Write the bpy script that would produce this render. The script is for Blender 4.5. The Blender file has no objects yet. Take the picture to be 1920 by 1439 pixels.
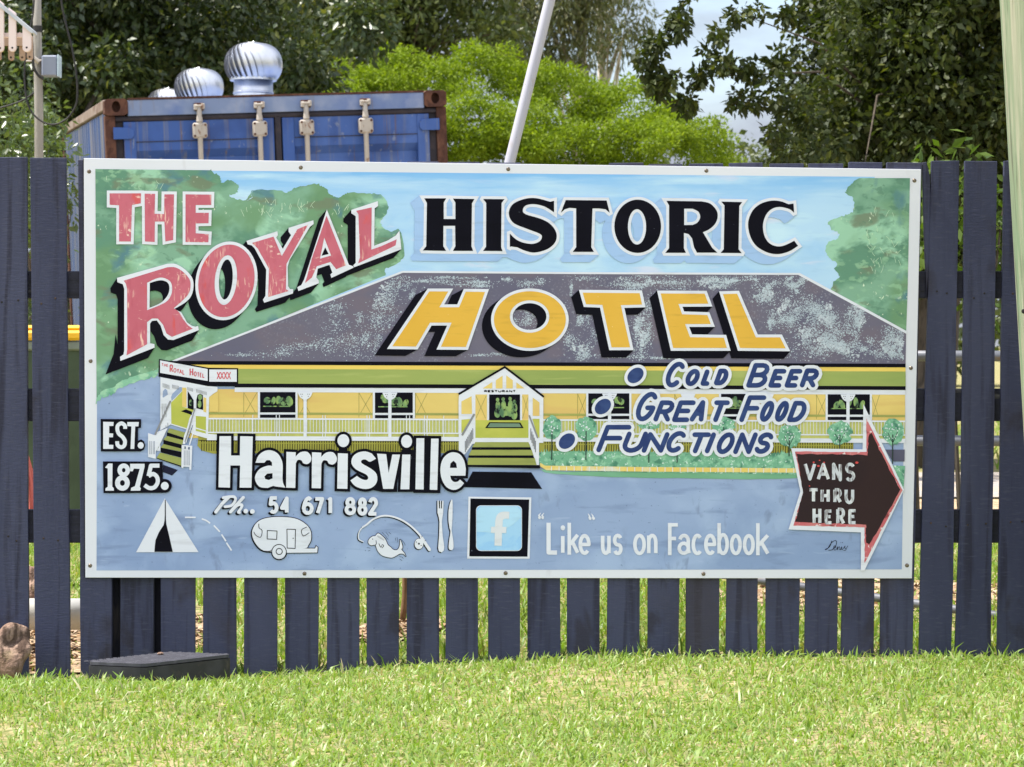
import bpy, bmesh, math, random
import numpy as np
from mathutils import Vector, Matrix, Euler
from mathutils.geometry import delaunay_2d_cdt
random.seed(7)
RNG = np.random.default_rng(11)
SC = bpy.context.scene
COL = SC.collection
# ------------------------------------------------------------------ camera
EYE, DIST, FPX, HOR = 0.93, 8.0, 5120.0, 645.0      # eye height, metres to the fence, focal length and horizon in photo pixels
cam_d = bpy.data.cameras.new('camera'); cam = bpy.data.objects.new('camera', cam_d); COL.objects.link(cam)
cam.location = (0, -DIST, EYE); cam.rotation_euler = (math.pi/2, 0, 0)
cam_d.sensor_width = 36; cam_d.lens = 36*FPX/1920
cam_d.shift_y = -(719.5-HOR)/1920
cam_d.clip_start = 0.1; cam_d.clip_end = 3000
cam_d.dof.use_dof = True; cam_d.dof.focus_distance = 8.0; cam_d.dof.aperture_fstop = 15
SC.camera = cam
# ------------------------------------------------------------------ light
SUN_EL, SUN_AZ = math.radians(64), math.radians(181.5)   # azimuth from +X towards +Y
sdir = Vector((math.cos(SUN_EL)*math.cos(SUN_AZ), math.cos(SUN_EL)*math.sin(SUN_AZ), math.sin(SUN_EL)))
sl = bpy.data.lights.new('sun', 'SUN'); sl.energy = 4.0; sl.angle = math.radians(0.6); sl.color = (1.0, 0.95, 0.87)
so = bpy.data.objects.new('sun', sl); COL.objects.link(so); so.location = (-5, 3, 20)
so.rotation_euler = (-sdir).to_track_quat('-Z', 'Y').to_euler()
W_ = bpy.data.worlds.new('World'); SC.world = W_; W_.use_nodes = True
nt = W_.node_tree; nt.nodes.clear()
wo = nt.nodes.new('ShaderNodeOutputWorld'); bg = nt.nodes.new('ShaderNodeBackground'); bg.inputs[1].default_value = 0.15
sky = nt.nodes.new('ShaderNodeTexSky'); sky.sky_type = 'NISHITA'; sky.sun_disc = False
sky.sun_elevation = SUN_EL; sky.sun_rotation = math.atan2(sdir.x, sdir.y); sky.dust_density = 1.5
tc = nt.nodes.new('ShaderNodeTexCoord'); mp = nt.nodes.new('ShaderNodeMapping'); mp.inputs['Scale'].default_value = (1, 1, 2.6)
nz = nt.nodes.new('ShaderNodeTexNoise'); nz.inputs['Scale'].default_value = 7; nz.inputs['Detail'].default_value = 8; nz.inputs['Roughness'].default_value = .55
mr = nt.nodes.new('ShaderNodeMapRange'); mr.inputs[1].default_value = .20; mr.inputs[2].default_value = .56
mx = nt.nodes.new('ShaderNodeMix'); mx.data_type = 'RGBA'; 
# brighter unseen cloud added behind the camera to light the sign; thinner grey-blue cloud beyond the trees
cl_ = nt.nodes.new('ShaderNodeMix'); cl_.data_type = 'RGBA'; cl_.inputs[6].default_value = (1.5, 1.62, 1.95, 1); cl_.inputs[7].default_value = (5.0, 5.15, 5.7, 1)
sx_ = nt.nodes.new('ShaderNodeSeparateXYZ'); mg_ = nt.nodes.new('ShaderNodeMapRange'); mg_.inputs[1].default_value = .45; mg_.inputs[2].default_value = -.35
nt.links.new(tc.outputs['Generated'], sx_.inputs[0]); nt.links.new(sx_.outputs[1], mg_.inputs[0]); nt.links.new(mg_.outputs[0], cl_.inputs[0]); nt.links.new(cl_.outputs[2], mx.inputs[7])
nt.links.new(tc.outputs['Generated'], mp.inputs[0]); nt.links.new(mp.outputs[0], nz.inputs['Vector'])
nt.links.new(nz.outputs[0], mr.inputs[0]); nt.links.new(mr.outputs[0], mx.inputs[0])
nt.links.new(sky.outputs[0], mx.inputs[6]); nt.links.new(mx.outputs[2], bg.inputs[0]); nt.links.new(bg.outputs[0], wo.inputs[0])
SC.view_settings.view_transform = 'Standard'; SC.view_settings.look = 'None'; SC.view_settings.gamma = 1
SC.view_settings.exposure = 1.10
SC.cycles.max_bounces = 8; SC.cycles.transparent_max_bounces = 6

# ------------------------------------------------------------------ helpers
def lin(c):
    def f(v):
        v /= 255.0
        return v/12.92 if v <= .04045 else ((v+.055)/1.055)**2.4
    return (f(c[0]), f(c[1]), f(c[2]), 1.0)

def P(px, py, d):
    """the world point seen at photo pixel px,py at d metres from the camera plane"""
    return Vector(((px-960)*d/FPX, d-DIST, EYE-(py-HOR)*d/FPX))

def mat(name, base, layers=(), rough=.55, spec=.4, metal=0.0, bump=None, raw=False):
    """layers: (colour, scale, stretch, lo, hi, fac[, detail[, mask(scale, lo, hi)]]) of object-space noise"""
    m = bpy.data.materials.new(name); m.use_nodes = True
    t = m.node_tree; b = t.nodes['Principled BSDF']
    cc = (lambda c: tuple(c)+(1,)) if raw else lin
    b.inputs['Base Color'].default_value = cc(base)
    b.inputs['Roughness'].default_value = rough; b.inputs['Metallic'].default_value = metal
    b.inputs['Specular IOR Level'].default_value = spec
    co = t.nodes.new('ShaderNodeTexCoord')
    def noise(scale, stretch, detail, dist=0.0):
        mp = t.nodes.new('ShaderNodeMapping'); mp.inputs['Scale'].default_value = stretch
        n = t.nodes.new('ShaderNodeTexNoise'); n.inputs['Scale'].default_value = scale; n.inputs['Detail'].default_value = detail
        n.inputs['Distortion'].default_value = dist
        t.links.new(co.outputs['Object'], mp.inputs[0]); t.links.new(mp.outputs[0], n.inputs['Vector'])
        return n.outputs[0]
    def rng(s, lo, hi, to=1.0):
        r = t.nodes.new('ShaderNodeMapRange'); r.inputs[1].default_value = lo; r.inputs[2].default_value = hi; r.inputs[4].default_value = to
        t.links.new(s, r.inputs[0]); return r.outputs[0]
    prev = None
    for L in layers:
        col, sc, st, lo, hi, fac = L[:6]
        det = L[6] if len(L) > 6 else 6
        s = rng(noise(sc, st, det, .3), lo, hi, fac)
        if len(L) > 7 and L[7]:
            k = rng(noise(L[7][0], (1, 1, 1), 3), L[7][1], L[7][2])
            mu = t.nodes.new('ShaderNodeMath'); mu.operation = 'MULTIPLY'
            t.links.new(s, mu.inputs[0]); t.links.new(k, mu.inputs[1]); s = mu.outputs[0]
        x = t.nodes.new('ShaderNodeMix'); x.data_type = 'RGBA'
        x.inputs[6].default_value = cc(base); x.inputs[7].default_value = cc(col)
        if prev is not None: t.links.new(prev, x.inputs[6])
        t.links.new(s, x.inputs[0]); prev = x.outputs[2]
    if prev is not None: t.links.new(prev, b.inputs['Base Color'])
    if bump:
        h = None
        for (sc, st, strength) in bump:
            n = noise(sc, st, 6)
            bp = t.nodes.new('ShaderNodeBump'); bp.inputs['Strength'].default_value = strength; bp.inputs['Distance'].default_value = .01
            t.links.new(n, bp.inputs['Height'])
            if h is not None: t.links.new(h, bp.inputs['Normal'])
            h = bp.outputs[0]
        t.links.new(h, b.inputs['Normal'])
    return m

def leafmat(name, cols, trans=.35, rough=.45, spec=.5, tcol=None):
    m = bpy.data.materials.new(name); m.use_nodes = True
    t = m.node_tree; b = t.nodes['Principled BSDF']; out = t.nodes['Material Output']
    g = t.nodes.new('ShaderNodeNewGeometry'); r = t.nodes.new('ShaderNodeValToRGB')
    e = r.color_ramp.elements
    while len(e) < len(cols): e.new(.5)
    for i, c in enumerate(cols):
        e[i].position = i/(len(cols)-1); e[i].color = tuple(c)+(1,)
    t.links.new(g.outputs['Random Per Island'], r.inputs[0]); t.links.new(r.outputs[0], b.inputs['Base Color'])
    b.inputs['Roughness'].default_value = rough; b.inputs['Specular IOR Level'].default_value = spec
    tr = t.nodes.new('ShaderNodeBsdfTranslucent'); mm = t.nodes.new('ShaderNodeMix'); mm.data_type = 'RGBA'; mm.blend_type = 'MULTIPLY'
    mm.inputs[0].default_value = 1; mm.inputs[7].default_value = tuple(tcol or (1.6, 1.7, .6))+(1,)
    t.links.new(r.outputs[0], mm.inputs[6]); t.links.new(mm.outputs[2], tr.inputs[0])
    ms = t.nodes.new('ShaderNodeMixShader'); ms.inputs[0].default_value = trans
    t.links.new(b.outputs[0], ms.inputs[1]); t.links.new(tr.outputs[0], ms.inputs[2]); t.links.new(ms.outputs[0], out.inputs[0])
    return m

def obj(name, verts, faces, m, parent=None, org=None, smooth=False):
    me = bpy.data.meshes.new(name)
    if org is not None:
        o = Vector(org); verts = [Vector(v)-o for v in verts]
    me.from_pydata([tuple(v) for v in verts], [], faces)
    me.validate(); me.update()
    if m: me.materials.append(m)
    if smooth: me.polygons.foreach_set('use_smooth', [True]*len(me.polygons))
    ob = bpy.data.objects.new(name, me); COL.objects.link(ob)
    if parent: ob.parent = parent
    return ob

def npobj(name, V, F, m, parent=None, smooth=False):
    """V (n,3) float array, F (k,3) or (k,4) int array"""
    me = bpy.data.meshes.new(name); n, k = len(V), len(F); s = F.shape[1]
    me.vertices.add(n); me.vertices.foreach_set('co', np.ascontiguousarray(V, np.float32).ravel())
    me.loops.add(k*s); me.loops.foreach_set('vertex_index', np.ascontiguousarray(F, np.int32).ravel())
    me.polygons.add(k); me.polygons.foreach_set('loop_start', np.arange(0, k*s, s, dtype=np.int32))
    me.polygons.foreach_set('loop_total', np.full(k, s, np.int32))
    if smooth: me.polygons.foreach_set('use_smooth', np.ones(k, bool))
    me.update(calc_edges=True); me.validate()
    me.materials.append(m)
    ob = bpy.data.objects.new(name, me); COL.objects.link(ob)
    if parent: ob.parent = parent
    return ob

def tag(o, label=None, cat=None, group=None, kind=None):
    if label: o['label'] = label
    if cat: o['category'] = cat
    if group: o['group'] = group
    if kind: o['kind'] = kind
    return o

def root(name, loc, label, cat, group=None, rot=(0, 0, 0)):
    o = bpy.data.objects.new(name, None); COL.objects.link(o); o.location = loc; o.rotation_euler = rot
    o.empty_display_size = .1
    return tag(o, label, cat, group)

class MB:
    """collects shapes into one mesh"""
    def __init__(s): s.v, s.f = [], []
    def add(s, v, f):
        n = len(s.v); s.v += [Vector(p) for p in v]; s.f += [tuple(i+n for i in q) for q in f]; return s
    def box(s, x0, x1, y0, y1, z0, z1, M=None):
        v = [Vector((x, y, z)) for z in (z0, z1) for y in (y0, y1) for x in (x0, x1)]
        if M: v = [M @ p for p in v]
        return s.add(v, [(0, 2, 3, 1), (4, 5, 7, 6), (0, 1, 5, 4), (2, 6, 7, 3), (0, 4, 6, 2), (1, 3, 7, 5)])
    def tube(s, pts, rad, n=10, cap=True):
        pts = [Vector(p) for p in pts]
        if not hasattr(rad, '__len__'): rad = [rad]*len(pts)
        rings = []; up = None
        for i, p in enumerate(pts):
            t = (pts[min(i+1, len(pts)-1)]-pts[max(i-1, 0)]).normalized()
            if up is None: up = t.orthogonal().normalized()
            a = (up - t*up.dot(t))
            a = a.normalized() if a.length > 1e-6 else t.orthogonal().normalized()
            up = a; b = t.cross(a)
            rings.append([p+(a*math.cos(2*math.pi*k/n)+b*math.sin(2*math.pi*k/n))*rad[i] for k in range(n)])
        v = [q for r in rings for q in r]; f = []
        for i in range(len(pts)-1):
            for k in range(n):
                f.append((i*n+k, i*n+(k+1) % n, (i+1)*n+(k+1) % n, (i+1)*n+k))
        if cap: f += [tuple(range(n))[::-1], tuple((len(pts)-1)*n+k for k in range(n))]
        return s.add(v, f)
    def prism(s, poly, d):
        """poly: 3-D points, d: extrusion vector"""
        n = len(poly); d = Vector(d); v = [Vector(p) for p in poly]+[Vector(p)+d for p in poly]
        f = [tuple(range(n)), tuple(range(2*n-1, n-1, -1))]+[(i, i+n, (i+1) % n+n, (i+1) % n) for i in range(n)]
        return s.add(v, f)
    def lathe(s, prof, c, n=24, axis='z'):
        c = Vector(c); v = []
        for (r, h) in prof:
            for k in range(n):
                a = 2*math.pi*k/n; x, y = r*math.cos(a), r*math.sin(a)
                v.append(c+(Vector((x, y, h)) if axis == 'z' else Vector((x, h, y)) if axis == 'y' else Vector((h, x, y))))
        f = []
        for i in range(len(prof)-1):
            for k in range(n): f.append((i*n+k, i*n+(k+1) % n, (i+1)*n+(k+1) % n, (i+1)*n+k))
        if prof[0][0] > 1e-6: f.append(tuple(range(n))[::-1])
        if prof[-1][0] > 1e-6: f.append(tuple((len(prof)-1)*n+k for k in range(n)))
        return s.add(v, f)
    def build(s, name, m, parent=None, org=None, smooth=False, bevel=0.0):
        ob = obj(name, s.v, s.f, m, parent, org, smooth)
        bm = bmesh.new(); bm.from_mesh(ob.data)
        if bevel:
            bmesh.ops.bevel(bm, geom=[e for e in bm.edges], offset=bevel, segments=1, affect='EDGES', clamp_overlap=True)
        bmesh.ops.recalc_face_normals(bm, faces=bm.faces); bm.to_mesh(ob.data); bm.free()
        return ob
# ------------------------------------------------------------------ ground
def gz_x(x):
    return np.interp(x, [-1.6, -.9, -.56, -.25, .06, .3, 1.6], [-.060, -.056, -.034, -.010, .003, .012, .014])
def gz(x, y):
    x = np.asarray(x, float); y = np.asarray(y, float)
    return gz_x(x)*np.exp(-(y/np.where(y < 0, .42, 1.6))**2)*1.0 + .010*np.sin(x*3.1+y*1.7)*np.exp(-(y/4)**2)*np.clip(np.abs(y)*2, 0, 1)
xs = np.r_[-900, -300, -120, -60, -30, -15, -8, np.arange(-5, 5.01, .125), 8, 15, 30, 60, 120, 300, 900]
ys = np.r_[-300, -60, -20, -10, np.arange(-7, 5.01, .125), 8, 14, 24, 40, 70, 120, 300, 900]
GX, GY = np.meshgrid(xs, ys); GZ = gz(GX, GY)
nx, ny = len(xs), len(ys)
I = np.arange(nx*ny).reshape(ny, nx)
F = np.stack([I[:-1, :-1], I[:-1, 1:], I[1:, 1:], I[1:, :-1]], -1).reshape(-1, 4)
soil = mat('lawn_soil', (.26, .23, .10), [((.42, .34, .19), 9, (1, 1, 1), .45, .65, .8), ((.09, .14, .03), 25, (1, 1, 1), .45, .6, .7), ((.36, .28, .17), 1.6, (1, 1, 1), .52, .62, .75)], rough=.95, spec=.1, bump=[(60, (1, 1, 1), .6)], raw=True)
g = npobj('ground', np.stack([GX, GY, GZ], -1).reshape(-1, 3), F, soil, smooth=True); tag(g, kind='structure')
gravel = mat('gravel', (.36, .33, .30), [((.18, .18, .19), 30, (1, 1, 1), .45, .6, .9), ((.52, .47, .40), 70, (1, 1, 1), .5, .6, .8), ((.50, .38, .27), 2, (1, 1, 1), .45, .6, .6)], rough=.95, spec=.1, bump=[(90, (1, 1, 1), 1.0)], raw=True)
g = obj('gravel_drive', [(-9, 8.6, .012), (40, 7.6, .012), (40, 11.2, .012), (-9, 11.6, .012)], [(0, 1, 2, 3)], gravel); tag(g, kind='structure')
dirt = mat('dirt', (.42, .30, .19), [((.25, .17, .10), 14, (1, 1, 1), .45, .6, .9), ((.55, .45, .30), 40, (1, 1, 1), .5, .62, .8)], rough=.95, spec=.1, bump=[(60, (1, 1, 1), 1.0)], raw=True)
g = obj('dirt_path', [(-6, 6.4, .008), (30, 6.0, .008), (30, 7.55, .008), (-6, 8.4, .008)], [(0, 1, 2, 3)], dirt); tag(g, kind='structure')
# mulch beds behind the fence
def mulchbed(name, x0, x1, y0, y1, n):
    k = 18; a = np.linspace(0, 2*math.pi, k, endpoint=False)
    cx, cy, rx, ry = (x0+x1)/2, (y0+y1)/2, (x1-x0)/2, (y1-y0)/2
    wob = 1+.12*np.sin(3*a+cx)
    X, Y = cx+rx*wob*np.cos(a), cy+ry*wob*np.sin(a)
    V = [(float(x), float(y), float(gz(x, y))+.007) for x, y in zip(X, Y)]
    o = obj(name, V, [tuple(range(k))], dirt); tag(o, kind='structure')
    t = RNG.uniform(0, 2*math.pi, n); r = np.sqrt(RNG.uniform(0, 1, n))
    X, Y = cx+rx*r*np.cos(t), cy+ry*r*np.sin(t); Z = gz(X, Y)+RNG.uniform(.008, .022, n)
    th = RNG.uniform(0, math.pi, n); L = RNG.uniform(.008, .025, n); w = RNG.uniform(.003, .008, n)
    ax = np.stack([np.cos(th), np.sin(th), RNG.normal(0, .25, n)], -1); bx = np.stack([-np.sin(th), np.cos(th), RNG.normal(0, .4, n)], -1)
    c = np.stack([X, Y, Z], -1)
    V = np.stack([c-ax*L[:, None]-bx*w[:, None], c+ax*L[:, None]-bx*w[:, None], c+ax*L[:, None]+bx*w[:, None], c-ax*L[:, None]+bx*w[:, None]], 1).reshape(-1, 3)
    return V
chips = leafmat('bark_chip', [(.20, .12, .07), (.36, .24, .14), (.50, .38, .25), (.28, .20, .15)], trans=0, rough=.9, spec=.1)
MV = np.concatenate([mulchbed('mulch_bed', -2.4, -.95, .12, 1.9, 5200), mulchbed('mulch_bed', -.55, -.22, .68, 1.05, 800), mulchbed('mulch_bed', .75, 2.2, 1.4, 2.5, 1500)])
o = npobj('mulch_chips', MV, np.arange(len(MV)).reshape(-1, 4), chips); tag(o, kind='stuff')

# ------------------------------------------------------------------ grass blades
def blades(name, X, Y, lmin, lmax, wmin, wmax, lean, m):
    n = len(X); Z = gz(X, Y)-.004
    c = np.stack([X, Y, Z], -1)
    L = RNG.uniform(lmin, lmax, n)*RNG.choice([.7, 1, 1, 1.25], n); w = RNG.uniform(wmin, wmax, n)/2
    th = RNG.uniform(0, 2*math.pi, n); el = np.radians(np.clip(RNG.normal(lean, 20, n), 8, 86))
    h = np.stack([np.cos(th), np.sin(th), np.zeros(n)], -1); up = np.array([0, 0, 1.])
    d1 = h*np.cos(el)[:, None]*.8+up*np.sin(el)[:, None]
    el2 = el-np.radians(RNG.uniform(5, 55, n)); d2 = h*np.cos(el2)[:, None]+up*np.sin(el2)[:, None]
    s = np.stack([-np.sin(th), np.cos(th), np.zeros(n)], -1)+RNG.normal(0, .35, (n, 3)); s /= np.linalg.norm(s, axis=1)[:, None]
    m1 = c+d1*(L*.5)[:, None]; tip = m1+d2*(L*.5)[:, None]
    V = np.stack([c-s*(w*.7)[:, None], c+s*(w*.7)[:, None], m1+s*w[:, None], m1-s*w[:, None], tip], 1).reshape(-1, 3)
    b = np.arange(n)[:, None]*5
    F = np.concatenate([b+np.array([0, 1, 2]), b+np.array([0, 2, 3]), b+np.array([3, 2, 4])])
    o = npobj(name, V, F, m); tag(o, kind='stuff'); return o
grassm = leafmat('grass_blade', [(.44, .38, .22), (.27, .36, .08), (.20, .33, .045), (.26, .37, .07), (.14, .25, .035), (.23, .35, .06), (.31, .40, .11), (.18, .31, .05), (.25, .36, .09), (.42, .40, .24)], trans=.4, rough=.42, spec=.5, tcol=(1.15, 1.2, .55))
def patch(x, y):
    return np.sin(x*2.3+1.1)*np.sin(y*3.1+.4)+.6*np.sin(x*5.7-y*4.3)+.4*np.sin(x*11+y*9)
n = 170000; X = RNG.uniform(-2.1, 2.1, n); Y = RNG.uniform(-2.75, .03, n)
k = RNG.uniform(-1.5, 1.0, n) < patch(X, Y)*.75+.45; X, Y = X[k], Y[k]
blades('grass', X, Y, .016, .041, .0030, .0062, 42, grassm)
n = 380; X = RNG.uniform(-2.0, 2.0, n); Y = -RNG.uniform(0, 1, n)**2*.35-.012          # longer tufts the mower leaves at the fence
blades('grass', X, Y, .032, .062, .004, .0075, 55, grassm)
n = 1800; X = RNG.uniform(-2.0, 2.0, n); Y = RNG.uniform(-2.5, -.02, n)
blades('grass', X, Y, .035, .065, .005, .0085, 38, grassm)
# the yard behind
yardm = leafmat('yard_grass_blade', [(.36, .32, .14), (.22, .30, .05), (.17, .29, .035), (.20, .31, .045), (.14, .25, .03), (.27, .33, .08)], trans=.4, rough=.45, spec=.4, tcol=(1.15, 1.2, .5))
n = 60000; X = RNG.uniform(-2.2, 2.4, n); Y = .06+RNG.uniform(0, 1, n)**1.2*6.2
bare = ((X < -1.0) & (Y < 1.8)) | ((((X+.39)/.2)**2+((Y-.85)/.25)**2) < 1) | ((((X-1.5)/.7)**2+((Y-1.95)/.5)**2) < 1)
k = (~bare) | (RNG.uniform(0, 1, n) < .12); X, Y = X[k], Y[k]
blades('grass', X, Y, .035, .075, .005, .009, 52, yardm)
n = 16000; X = RNG.uniform(-7, 7.5, n); Y = RNG.uniform(12, 30, n)
blades('grass', X, Y, .08, .16, .012, .02, 55, yardm)

# ------------------------------------------------------------------ trees
def leafcloud(name, cen, cr, per, size, m, parent=None, org=None, flat=1.0, droop=.25, asp=.5, narrow=False):
    """per leaves in a soft ball of radius cr round each centre"""
    K = len(cen); n = K*per
    C = np.repeat(cen, per, 0); R = np.repeat(np.broadcast_to(cr, K), per)
    u = RNG.normal(0, 1, (n, 3)); u /= np.linalg.norm(u, axis=1)[:, None]
    rr = RNG.uniform(0, 1, n)**.45
    off = u*(R*rr)[:, None]; off[:, 2] *= flat
    c = C+off
    a = u*.7+RNG.normal(0, .75, (n, 3)); a[:, 2] -= droop*2
    a /= np.linalg.norm(a, axis=1)[:, None]
    nn = RNG.normal(0, .75, (n, 3))+np.array([0, 0, .8]); s = np.cross(a, nn); s /= np.linalg.norm(s, axis=1)[:, None]+1e-9
    nrm = np.cross(s, a)
    L = size*RNG.uniform(.6, 1.25, n); w = L*asp*.5
    fold = .25*w
    b0 = c; tip = c+a*L[:, None]; mid = c+a*(L*.42)[:, None]
    V = np.stack([b0, mid+s*w[:, None]+nrm*fold[:, None], tip, mid-s*w[:, None]+nrm*fold[:, None]], 1).reshape(-1, 3)
    if org is not None: V = V-np.array(org)
    i = np.arange(n)[:, None]*4
    F = np.concatenate([i+np.array([0, 1, 2]), i+np.array([0, 2, 3])])
    return npobj(name, V, F, m, parent)

def subcentres(clumps, dens):
    out = []
    for (px, py, d, rx, ry, rd) in clumps:
        s = d/FPX; k = max(3, int(dens*(rx*s)*(ry*s)*3.14))
        u = RNG.normal(0, 1, (k, 3)); u /= np.linalg.norm(u, axis=1)[:, None]; u *= (RNG.uniform(0, 1, k)**.40)[:, None]
        c = np.array(P(px, py, d))
        out.append(c+u*np.array([rx*s, rd, ry*s]))
    return np.concatenate(out)

bark = mat('bark', (.08, .065, .05), [((.12, .10, .08), 12, (1, 1, .25), .45, .62, .8), ((.04, .035, .03), 30, (1, 1, .2), .5, .65, .8)], rough=.9, spec=.15, bump=[(30, (1, 1, .2), .8)], raw=True)
palebark = mat('pale_bark', (.42, .38, .33), [((.25, .20, .16), 3, (1, 1, .4), .48, .62, .8), ((.55, .51, .46), 9, (1, 1, .3), .5, .62, .7)], rough=.85, spec=.2, raw=True)

def tree(name, label, clumps, dens, cr, per, size, m, base, r0, barkm, group=None, trunk_top=None, n_limb=26, **kw):
    base = Vector(base)
    t = root(name, base, label, 'tree', group)
    cen = subcentres(clumps, dens)
    leafcloud('crown', cen, cr, per, size, m, t, base, **kw)
    b = MB()
    top = Vector(trunk_top) if trunk_top is not None else Vector(cen.mean(0))
    mid = base.lerp(top, .5)+Vector((.15, .1, 0))
    b.tube([base-Vector((0, 0, .1)), base.lerp(mid, .35), mid, top], [r0*1.25, r0, r0*.75, r0*.4], 9)
    pick = RNG.permutation(len(cen))[:n_limb]
    for j in pick:
        e = Vector(cen[j]); f = RNG.uniform(.45, 1.0)
        s = (base.lerp(mid, (f-.0)*2) if f < .5 else mid.lerp(top, (f-.5)*2))
        q = s.lerp(e, .5)+Vector((RNG.normal(0, .1), RNG.normal(0, .1), .12*(e-s).length))
        b.tube([s, q, e], [r0*.26, r0*.12, r0*.03], 5, cap=False)
    b.build('trunk', barkm, t, base, smooth=True)
    return t

darkleaf = leafmat('dark_leaf', [(.030, .050, .014), (.045, .075, .020), (.035, .060, .022), (.060, .090, .028), (.04, .06, .02), (.13, .15, .03)], trans=.22, rough=.42, spec=.6, tcol=(2.2, 2.0, .5))  # last, brightest tone paints a sunlit look into scattered leaves
rightleaf = leafmat('right_leaf', [(.020, .032, .005), (.030, .046, .006), (.026, .036, .008), (.042, .060, .008), (.075, .085, .012)], trans=.22, rough=.58, spec=.35, tcol=(1.8, 2.0, .4))
limeleaf = leafmat('lime_leaf', [(.115, .18, .012), (.165, .24, .015), (.21, .285, .02), (.13, .20, .012), (.26, .33, .03)], trans=.4, rough=.6, spec=.2, tcol=(1.3, 1.35, .35))
oliveleaf = leafmat('olive_leaf', [(.05, .075, .02), (.075, .10, .03), (.10, .12, .035), (.06, .085, .03)], trans=.25, rough=.45, spec=.4)
gumleaf = leafmat('gum_leaf', [(.085, .10, .04), (.12, .13, .055), (.07, .09, .04), (.15, .14, .06)], trans=.3, rough=.45, spec=.4)
shrubleaf = leafmat('shrub_leaf', [(.035, .06, .012), (.06, .095, .018), (.05, .08, .02), (.10, .14, .03)], trans=.25, rough=.35, spec=.6, tcol=(1.8, 1.9, .5))
plantleaf = leafmat('plant_leaf', [(.035, .065, .008), (.055, .095, .012), (.085, .13, .015), (.03, .055, .008)], trans=.3, rough=.5, spec=.25, tcol=(1.5, 1.8, .4))

# dark broad leaved tree behind the container
tree('shade_tree', 'dark glossy leaved shade tree spreading behind the blue container and vents', [
    (60, -60, 28, 260, 150, 1.4), (330, -70, 28, 280, 160, 1.4), (60, 120, 27, 190, 120, 1.0), (250, 110, 28, 190, 110, 1.0), (420, 70, 28, 150, 100, 1.0),
    (200, 0, 30, 420, 260, .6), (545, 120, 27.5, 75, 110, .7), (480, 160, 29.5, 90, 110, .5), (560, 235, 27, 50, 55, .5), (30, 270, 26.5, 110, 80, .6), (90, 350, 26.5, 150, 80, .6), (640, -50, 26.5, 120, 60, .8), (688, 40, 26, 16, 30, .15), (760, -60, 27, 90, 40, .5), (150, 230, 28, 170, 90, .8)],
    9.5, .36, 320, .095, darkleaf, (-3.2, 20.5, 0), .26, bark, trunk_top=P(330, 20, 28.6), n_limb=22, asp=.5, droop=.3)
# leafy boughs nearer the camera at far left
tree('leafy_shrub', 'leafy shrub with lighter glossy leaves below the grey pole at far left', [
    (40, 270, 16.6, 100, 75, .35), (60, 330, 16.4, 60, 80, .3), (20, 380, 16.8, 110, 90, .4), (80, 232, 17.6, 36, 30, .2), (30, 190, 18, 60, 50, .3), (30, 470, 17.6, 120, 110, .5), (30, 610, 17.6, 120, 90, .5)],
    44, .16, 60, .06, shrubleaf, (P(60, 0, 16.6).x, 8.6, 0), .03, bark, n_limb=14, asp=.45)
# bright feathery tree
cl = [(620, 195, 36, 60, 70, .8), (690, 150, 36, 70, 55, .9), (765, 128, 36.5, 60, 40, .9), (840, 140, 36, 60, 40, .9), (910, 130, 36, 60, 40, .9), (985, 155, 36, 70, 45, .9), (1065, 178, 36, 60, 45, .9),
      (1145, 190, 36, 70, 50, .9), (1225, 205, 36, 60, 50, .9), (1290, 245, 36, 60, 42, .8), (1340, 285, 36.5, 50, 30, .6), (1200, 270, 35, 120, 60, .9), (1000, 260, 35, 130, 70, .9), (850, 240, 35, 130, 80, .9), (700, 250, 35, 120, 70, .9),
      (480, 190, 37, 90, 90, .8), (340, 150, 38, 100, 110, .8), (150, 160, 38, 130, 120, .8), (0, 160, 38, 130, 120, .8), (760, 350, 36, 200, 70, .8), (1100, 350, 36, 250, 70, .8)]
tree('feathery_tree', 'wide bright lime green feathery tree beyond the container and leaning pole', cl, 28, .27, 300, .064, limeleaf, (.6, 29.2, 0), .22, bark, flat=.5, droop=.12, asp=.40, n_limb=12)
# taller trees behind it
tree('bushy_tree', 'low olive bushes beyond the sign below the open sky gap', [(1400, 300, 40, 80, 36, .8), (1490, 310, 40, 70, 34, .7), (1440, 380, 40, 200, 70, .8)], 16, .3, 90, .085, oliveleaf, P(1440, 764, 40), .12, bark, n_limb=10, asp=.42)
tree('bushy_tree', 'tall olive green bushy tree rising behind the lime green tree', [
    (640, 30, 46, 120, 90, 1.3), (790, 20, 46, 120, 90, 1.3), (900, 60, 46, 90, 60, 1.2), (720, 100, 46, 100, 50, 1), (820, -80, 46, 220, 90, 1.3), (520, -10, 46, 120, 90, 1.2)],
    13, .42, 90, .16, oliveleaf, (-1.8, 39, 0), .3, bark, n_limb=30, asp=.42)
tree('gum_tree', 'drooping olive brown gum tree with pale trunk right of the leaning pole', [
    (980, 50, 52, 60, 75, .9), (1010, 130, 52, 45, 50, .7), (1060, 40, 52, 50, 70, .8), (1110, -20, 52, 90, 60, .9), (930, -30, 52, 90, 60, 1), (1095, 95, 52, 26, 45, .5), (960, 120, 52, 40, 40, .7)],
    12, .36, 120, .17, gumleaf, P(1085, 740, 52.5), .17, palebark, trunk_top=P(1086, -30, 52.4), n_limb=26, asp=.22, droop=.8, flat=1.2)
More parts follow.
